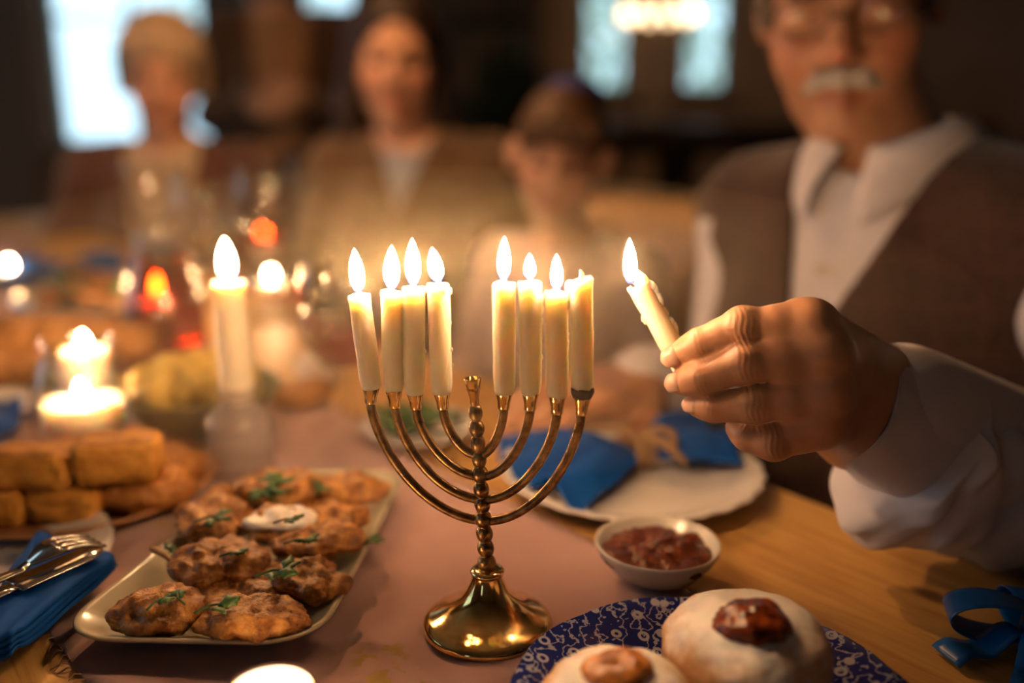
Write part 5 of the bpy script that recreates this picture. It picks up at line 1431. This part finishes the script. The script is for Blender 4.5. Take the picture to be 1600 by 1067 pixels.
# tendons and veins on the back of the hand
# head
HS = 1.0
mRh = Rhead(248, 14, -4)
mH = at(1316, 26, .800) - mRh @ Vector((0, -.086, 0))
mN = at(1398, 296, .868)
mF, mR = frame(mN, 218)
R_E = at(1150, 590, .98); R_W = at(1005, 604, .815)
L_S = mN - mR * .175 - UP * .045
L_E = at(1760, 800, .60)
rh = hand_generic(R_W, at(935, 610, .77) - R_W, Vector((0.1, .3, -.95)), -1, 1.0, .35)
man, mbody, mshirt, mvest, mS, mF, mR = make_person('old man in a brown tweed waistcoat and white shirt holding a candle', mH, mRh, HS, mN, 218, 1.03, .46, True, 'skin_old', 'tweed', 'shirt', hair=HAIR_SIDES, hair_mat='hair_grey',
    arms={'R': (R_E, R_W), 'L': (L_E, WR)}, hands=[rh], lids=True, head_vox=.0026, vneck=(.0, .36, .165), top_t=.016, sleeve_top=False, top_name='waistcoat', extra_skin=[(HV, Qh)], belly=1.08, shw=(.145, .190), foldamp=.002)
# fingernails
for fn_ in ('index', 'middle', 'ring'):
    js = FING[fn_]; a, b = at(*js[2][0]), at(*js[3][0]); r0 = js[3][1]
    axv = (b - a).normalized(); dz = Vector((-.15, -.90, .42)); dz = (dz - axv * dz.dot(axv)).normalized(); sd = axv.cross(dz)
    def fn(u, v):
        t = (v - .5) * 1.5; e = math.sqrt(max(0, 1 - (2 * max(0, u - .75) / .52) ** 2)) if u > .75 else 1.0
        along = -.0030 + u * .0098
        rr_ = r0 * (1.075 - .05 * (2 * v - 1) ** 4) + .0006 * (1 - u) - .0016 * max(0, .25 - u) * 4 - .0026 * max(0, (along - .0025) / .0043) ** 2
        return b + axv * along + (dz * math.cos(t * e) + sd * math.sin(t * e)) * rr_
    MB().sheet(fn, 12, 12, .0006).build('fingernail', MT['nail'], mbody)
# moustache, eyebrows, glasses
loc = lambda x, y, z: mH + mRh @ Vector((x, y, z)) * HS
ms = [caps((0, -.0985, -.0505), (-.018, -.0945, -.0525), .0085, .0085, k=.006), caps((-.018, -.0945, -.0525), (-.034, -.080, -.064), .0085, .0045, k=.005), caps((0, -.0985, -.0505), (.018, -.0945, -.0525), .0085, .0085, k=.006), caps((.018, -.0945, -.0525), (.034, -.080, -.064), .0085, .0045, k=.005)]
V, Q = sdf(xform(ms, mRh, mH, HS), .0016, 1); n3 = np.array([mnoise.noise(Vector(v) * 420) for v in V]); V = V + vnorm(V, Q) * n3[:, None] * .0014; mk('moustache', V, Q, MT['hair_white'], man)
for sx in (-1, 1):
    V, Q = sdf(xform([caps((sx * .014, -.092, .0235), (sx * .032, -.089, .0275), .0048, .0052, k=.004), caps((sx * .032, -.089, .0275), (sx * .048, -.076, .022), .0052, .003, k=.004)], mRh, mH, HS), .0016, 1); mk('eyebrow', V, Q, MT['hair_grey'], man)
gl = None
mb = MB()
for sx in (-1, 1):
    pts = []
    for i in range(33):
        a = 2 * math.pi * i / 32; pts.append(loc(sx * .033 + .0245 * math.cos(a), -.106 + .35 * abs(.033 + sx * .0245 * math.cos(a)) * .35, +.004 + .0175 * math.sin(a)))
    mb.tube(pts, .0007, 8)
    mb.tube([loc(sx * .057, -.098, .004), loc(sx * .072, -.085, .006), loc(sx * .079, -.02, .010), loc(sx * .080, .012, .012), loc(sx * .080, .028, -.006)], .0014, 8)
mb.tube([loc(-.0095, -.106, .002), loc(0, -.112, .005), loc(.0095, -.106, .002)], .0011, 8)
gl = mb.build('glasses', MT['metal_dark'], man)
for sx in (-1, 1):
    MB().lathe([(1e-5, 0), (.0175, .0004), (.0175, .0012), (1e-5, .0016)], loc(sx * .033, -.1025, .004), 24, mRh @ Matrix.Rotation(math.radians(90), 3, 'X') @ Matrix.Rotation(0, 3, 'Z')).build('lens', MT['glass'], gl)
# shirt collar: band and two wings
CN = mN + UP * .028 + mF * .012
def wing(sg):
    def fn(u, v):
        a = math.radians(12 + 158 * u)                    # from the front round to the nape
        fr_ = max(0, 1 - u * 2.3)
        top = CN + (mF * math.cos(a) * .060 - mR * sg * math.sin(a) * .062) + UP * (.012 + .026 * min(1, u * 2.2) )
        out = CN + (mF * math.cos(a) * .078 - mR * sg * math.sin(a) * .080) + UP * (-.010 + .012 * u) + (mF * .018 - UP * .046 - mR * sg * .012) * fr_ ** 1.3
        k = math.sin(math.pi * v) * .006
        return top * (1 - v) + out * v + (out - top).cross(mR * sg * math.cos(a) + mF * math.sin(a)).normalized() * 0 + UP * k + (mF * math.cos(a) - mR * sg * math.sin(a)) * k
    return MB().sheet(fn, 30, 8, .0016)
wing(1).build('collar', MT['shirt'], mshirt); wing(-1).build('collar', MT['shirt'], mshirt)
for k in range(3):
    b = mN + mF * (.112 + .012 * k) - UP * (.065 + .075 * k)
    MB().lathe([(1e-5, 0), (.0055, 0), (.006, .001), (.0045, .0018), (1e-5, .0014)], b, 16, basis(mF)).build('button', MT['button'], mshirt)
# left sleeve with its cuff
def sleeve(path, seg=72):
    """path: (centre, radius, squash) rings; returns ring frames"""
    return path
cuffP = [(at(1326, 626, .487), .0315), (at(1350, 640, .493), .0325), (at(1385, 664, .502), .0350), (at(1425, 690, .512), .0385)]
slvP = [(at(1408, 690, .508), .0400), (at(1420, 700, .511), .0465), (at(1450, 715, .517), .0480), (at(1510, 738, .529), .0480), (at(1590, 764, .546), .0490), (at(1700, 800, .573), .052), (at(1775, 812, .600), .055), (at(1790, 740, .625), .057), (at(1770, 620, .655), .059), (mS['L'] * .6 + at(1770, 620, .655) * .4, .062), (mS['L'], .066)]
def spline(path, n):
    pts = [p for p, r in path]; rs = [r for p, r in path]; out = []
    m_ = len(pts) - 1
    for i in range(n + 1):
        t = i / n * m_; k = min(int(t), m_ - 1); f = t - k
        p0, p1, p2, p3 = pts[max(k - 1, 0)], pts[k], pts[k + 1], pts[min(k + 2, m_)]
        q = .5 * ((2 * p1) + (p2 - p0) * f + (2 * p0 - 5 * p1 + 4 * p2 - p3) * f * f + (3 * p1 - p0 - 3 * p2 + p3) * f ** 3)
        out.append((q, rs[k] + (rs[k + 1] - rs[k]) * f))
    return out
def loft(path, n, seg, dispf, thick, name, parent, inner=True):
    rings = spline(path, n); V = []; F = []
    u = None; N_ = len(rings)
    for side in ((0, 1) if inner else (0,)):
        for i, (c, r) in enumerate(rings):
            t = (rings[min(i + 1, N_ - 1)][0] - rings[max(i - 1, 0)][0]).normalized()
            x = UP - t * t.dot(UP); x.normalize(); y = t.cross(x)
            for k in range(seg):
                a = 2 * math.pi * k / seg; d = x * math.cos(a) + y * math.sin(a)
                rr_ = r + dispf(i / (N_ - 1), a) - thick * side
                V.append(c + d * rr_)
    def ix(s, i, k): return s * N_ * seg + i * seg + k % seg
    for i in range(N_ - 1):
        for k in range(seg):
            F.append((ix(0, i, k), ix(0, i + 1, k), ix(0, i + 1, k + 1), ix(0, i, k + 1)))
            if inner: F.append((ix(1, i, k + 1), ix(1, i + 1, k + 1), ix(1, i + 1, k), ix(1, i, k)))
    if inner:
        for k in range(seg): F.append((ix(0, 0, k + 1), ix(1, 0, k + 1), ix(1, 0, k), ix(0, 0, k)))
    return mk(name, V, F, MT['shirt'], parent)
def fd_cuff(t, a):
    return .0010 * math.sin(a * 3 + 1) + .0008 * math.sin(a * 5 + t * 3) * t + .0012 * mnoise.noise(Vector((t * 3, math.cos(a) * 2, math.sin(a) * 2))) + (.0005 if t < .03 else 0)
def fd_slv(t, a):
    g = math.exp(-(t / .16) ** 2)
    under = max(0, -math.cos(a))                                  # hangs below the cuff
    f = .0055 * g * math.sin(a * 4 + .8 + 6 * t) + .003 * g * math.sin(a * 7 - 9 * t)
    f += (.010 * under ** 2 * math.exp(-((t - .09) / .09) ** 2))
    f += .0035 * mnoise.noise(Vector((t * 16 + math.cos(a) * .8, math.cos(a) * 2.2, math.sin(a) * 2.2))) * 2 * min(1, t * 8) + .0022 * math.sin(t * 46 + 2.2 * math.sin(a * 2)) * min(1, t * 6)
    f += .0014 * math.sin(a * 3 - t * 70 + 2 * math.sin(a * 2 + t * 20)) * min(1, t * 10) + .0009 * mnoise.noise(Vector((t * 60, a * 3, 1.0)))
    if t < .06: f -= .022 * (1 - t / .06) ** 2
    return f
cuff = loft(cuffP, 24, 80, fd_cuff, .0022, 'cuff', mshirt)
slv = loft(slvP, 90, 80, fd_slv, .0015, 'sleeve', mshirt, inner=False)
cb_ = at(1420, 745, .487)
# right sleeve cuff
cR = loft([(R_W + (R_E - R_W).normalized() * q, .036 + .003 * q / .05) for q in (.0, .02, .05)], 8, 40, fd_cuff, .002, 'cuff', mshirt)

# ---- the boy
bRh = Rhead(262, 6, 6)
bH = at(868, 262, 1.34) - bRh @ Vector((0, -.072, 0))
bN = bH + Vector((.015, .03, -.150))
bF, bR = frame(bN, 250)
bE = {'R': bN + bR * .17 - UP * .24 + bF * .02, 'L': bN - bR * .17 - UP * .24 + bF * .02}
bW = {k: tb(.50, 1.06 + (.10 if k == 'R' else -.05), .03) for k in 'RL'}
bW = {'R': bE['R'] + bF * .17 + UP * .06, 'L': bE['L'] + bF * .17 + UP * .06}
boy = make_person('boy with brown hair, pale pink shirt and blue skullcap watching the candles', bH, bRh, .80, bN, 250, .72, .34, True, 'skin', 'shirt_pink', None, age='child', hair=HAIR_BOY, hair_mat='hair_brown',
    arms={k: (bE[k], bW[k]) for k in 'RL'}, hands=[hand_generic(bW['R'], bF, (0, 0, -1), -1, .75), hand_generic(bW['L'], bF, (0, 0, -1), 1, .75)], top_name='shirt', shw=.15)[0]
V, Q = sdf(xform([ell((.012, .045, .118), (.062, .062, .034), np.array(Matrix.Rotation(-.35, 3, 'X')), k=.004), cut(ell((.012, .040, .098), (.075, .075, .034), np.array(Matrix.Rotation(-.35, 3, 'X'))), .004)], bRh, bH, .80), .0025, 1)
mk('skullcap', V, Q, MT['kippah'], boy)

# ---- the mother
wRh = Rhead(275, 8, 4)
wH = at(617, 96, 1.75) - wRh @ Vector((0, -.080, 0))
wN = wH + Vector((.03, .01, -.185))
wF, wR = frame(wN, 258)
wE = {'R': wN + wR * .22 - UP * .27 + wF * .03, 'L': wN - wR * .24 - UP * .24 + wF * .06}
wW = {'R': wE['R'] + wF * .22 + UP * .02 - wR * .05, 'L': wE['L'] + wF * .22 - wR * .02 + UP * .04}
make_person('smiling woman with long dark hair in an olive-brown cardigan behind the boy', wH, wRh, 1.05, wN, 258, 1.0, .46, True, 'skin', 'olive_knit', 'shirt_blue', hair=HAIR_LONG, hair_mat='hair_dark', smile=True,
    arms={k: (wE[k], wW[k]) for k in 'RL'}, hands=[hand_generic(wW['R'], wF, (0, 0, -1), -1, .9), hand_generic(wW['L'], wF, (0, 0, -1), 1, .9)], vneck=(.0, .42, .11), top_t=.014, foldamp=.005)

# ---- the grandmother
gRh = Rhead(285, 10, 3)
gH = at(250, 130, 1.95) - gRh @ Vector((0, -.080, 0))
gN = gH + Vector((-.01, .02, -.175))
gF, gR = frame(gN, 275)
gE = {'R': gN + gR * .26 - UP * .27 + gF * .05, 'L': gN - gR * .24 - UP * .27 + gF * .05}
gW = {'R': gE['R'] + gF * .22 - gR * .04 + UP * .05, 'L': gE['L'] + gF * .22 + gR * .06 + UP * .05}
make_person('elderly woman with short ash-blonde hair, cream blouse and plum-brown cardigan before the bright window', gH, gRh, .96, gN, 275, 1.02, .48, True, 'skin', 'cardigan', 'blouse', hair=HAIR_BOB, hair_mat='hair_blond', smile=True,
    arms={k: (gE[k], gW[k]) for k in 'RL'}, hands=[hand_generic(gW['R'], gF, (0, 0, -1), -1, .9), hand_generic(gW['L'], gF, (0, 0, -1), 1, .9)], vneck=(.035, .12, .36), top_t=.016, foldamp=.004)

# ---- the standing man
sRh = Rhead(300, 12, 0)
sH = at(404, -70, 2.85) - sRh @ Vector((0, -.05, 0))
sN = sH + Vector((.06, .04, -.20))
sF, sR = frame(sN, 278)
sE = {'R': sN + sR * .23 - UP * .30 + sF * .02, 'L': sN - sR * .23 - UP * .30 + sF * .02}
sW = {'R': sE['R'] + sF * .16 - sR * .18 + UP * .06, 'L': sE['L'] + sF * .18 + sR * .18 + UP * .03}
BEARD = [caps((-.05, -.03, -.055), (0, -.062, -.108), .020, .024, k=.02), caps((.05, -.03, -.055), (0, -.062, -.108), .020, .024, k=.02)]
stand, sb = make_person('standing bearded man in brown cardigan and tan shirt, head above the top edge', sH, sRh, 1.0, sN, 278, 1.06, .52, False, 'skin', 'brown_jacket', 'tan_shirt', hair=HAIR_SHORT, hair_mat='hair_dark',
    arms={k: (sE[k], sW[k]) for k in 'RL'}, hands=[hand_generic(sW['R'], -sR * 1.0 + sF * .4, -sF, -1, .95), hand_generic(sW['L'], sR + sF * .4, -sF, 1, .95)], vneck=(.055, .10, .42), top_t=.016, foldamp=.005)[:2]
V, Q = sdf(xform(BEARD, sRh, sH, 1.0), .004, 2); mk('beard', V, Q, MT['hair_dark'], stand)

# ------------------------------------------------------------------ chairs
def chair(label):
    root = empty('dining_chair', (0, 0, 0)); tag(root, label, 'chair', 'honey-coloured wooden chairs')
    W, D, SH, BH = .42, .42, .45, .93
    mb = MB().box((0, 0, SH - .0175), W, D, .035, None, .008); mb.build('seat', MT['chair_wood'], root, False)
    for sx in (-1, 1):
        MB().tube([(sx * .17, -.17, SH - .03), (sx * .18, -.18, 0)], [.020, .015], 12).build('leg', MT['chair_wood'], root)
        MB().tube([(sx * .18, .23, 0), (sx * .18, .19, SH), (sx * .185, .215, .70), (sx * .19, .27, BH)], [.016, .021, .019, .016], 12).build('back_post', MT['chair_wood'], root)
    def rail(z0, z1, y, nm):
        MB().sheet(lambda u, v: ((u - .5) * .37, y + .02 * (1 - (2 * u - 1) ** 2) + (v * (z1 - z0)) * .22, z0 + (z1 - z0) * v), 16, 4, .018).build(nm, MT['chair_wood'], root)
    rail(.66, .93, .205, 'back_panel'); rail(.55, .59, .20, 'back_rail')
    MB().tube([(-.17, -.172, .2), (.17, -.172, .2)], .01, 8).build('stretcher', MT['chair_wood'], root); MB().tube([(-.175, .215, .22), (.175, .215, .22)], .01, 8).build('stretcher', MT['chair_wood'], root)
    return root
ch0_ = chair('honey-coloured wooden chair with a solid back under the boy')
def put(c, N, F, back, deg, lab=None):
    p = Vector(N) - F * back; c.location = (p.x, p.y, ZF); c.rotation_euler = (0, 0, math.radians(deg) + math.pi / 2)
    if lab: c['label'] = lab
put(ch0_, bN, frame(bN, 228)[0], -.01, 228); ch0_.scale = (.84, .92, .93)
for N_, F_, deg, bk, lab in ((mN, mF, 218, .0, 'wooden chair hidden under the old man'), (wN, wF, 258, .0, 'wooden chair under the woman with long dark hair'), (gN, gF, 275, .0, 'wooden chair under the elderly woman at the far end')):
    c = copy_tree(ch0_); c.scale = (1, 1, 1); put(c, N_, F_, bk, deg, lab)

# ------------------------------------------------------------------ thin haze volume added to give the flames a golden glow
hz = MB().blob(Vector((-.05, .47, .157)), .30, .13, .078, seg=48, ring=24).build('flame_glow_haze', MT['haze'], None, base=(-.05, .48, .08))
tag(hz, 'thin warm haze added around the burning candles for their glow', 'haze', kind='stuff')
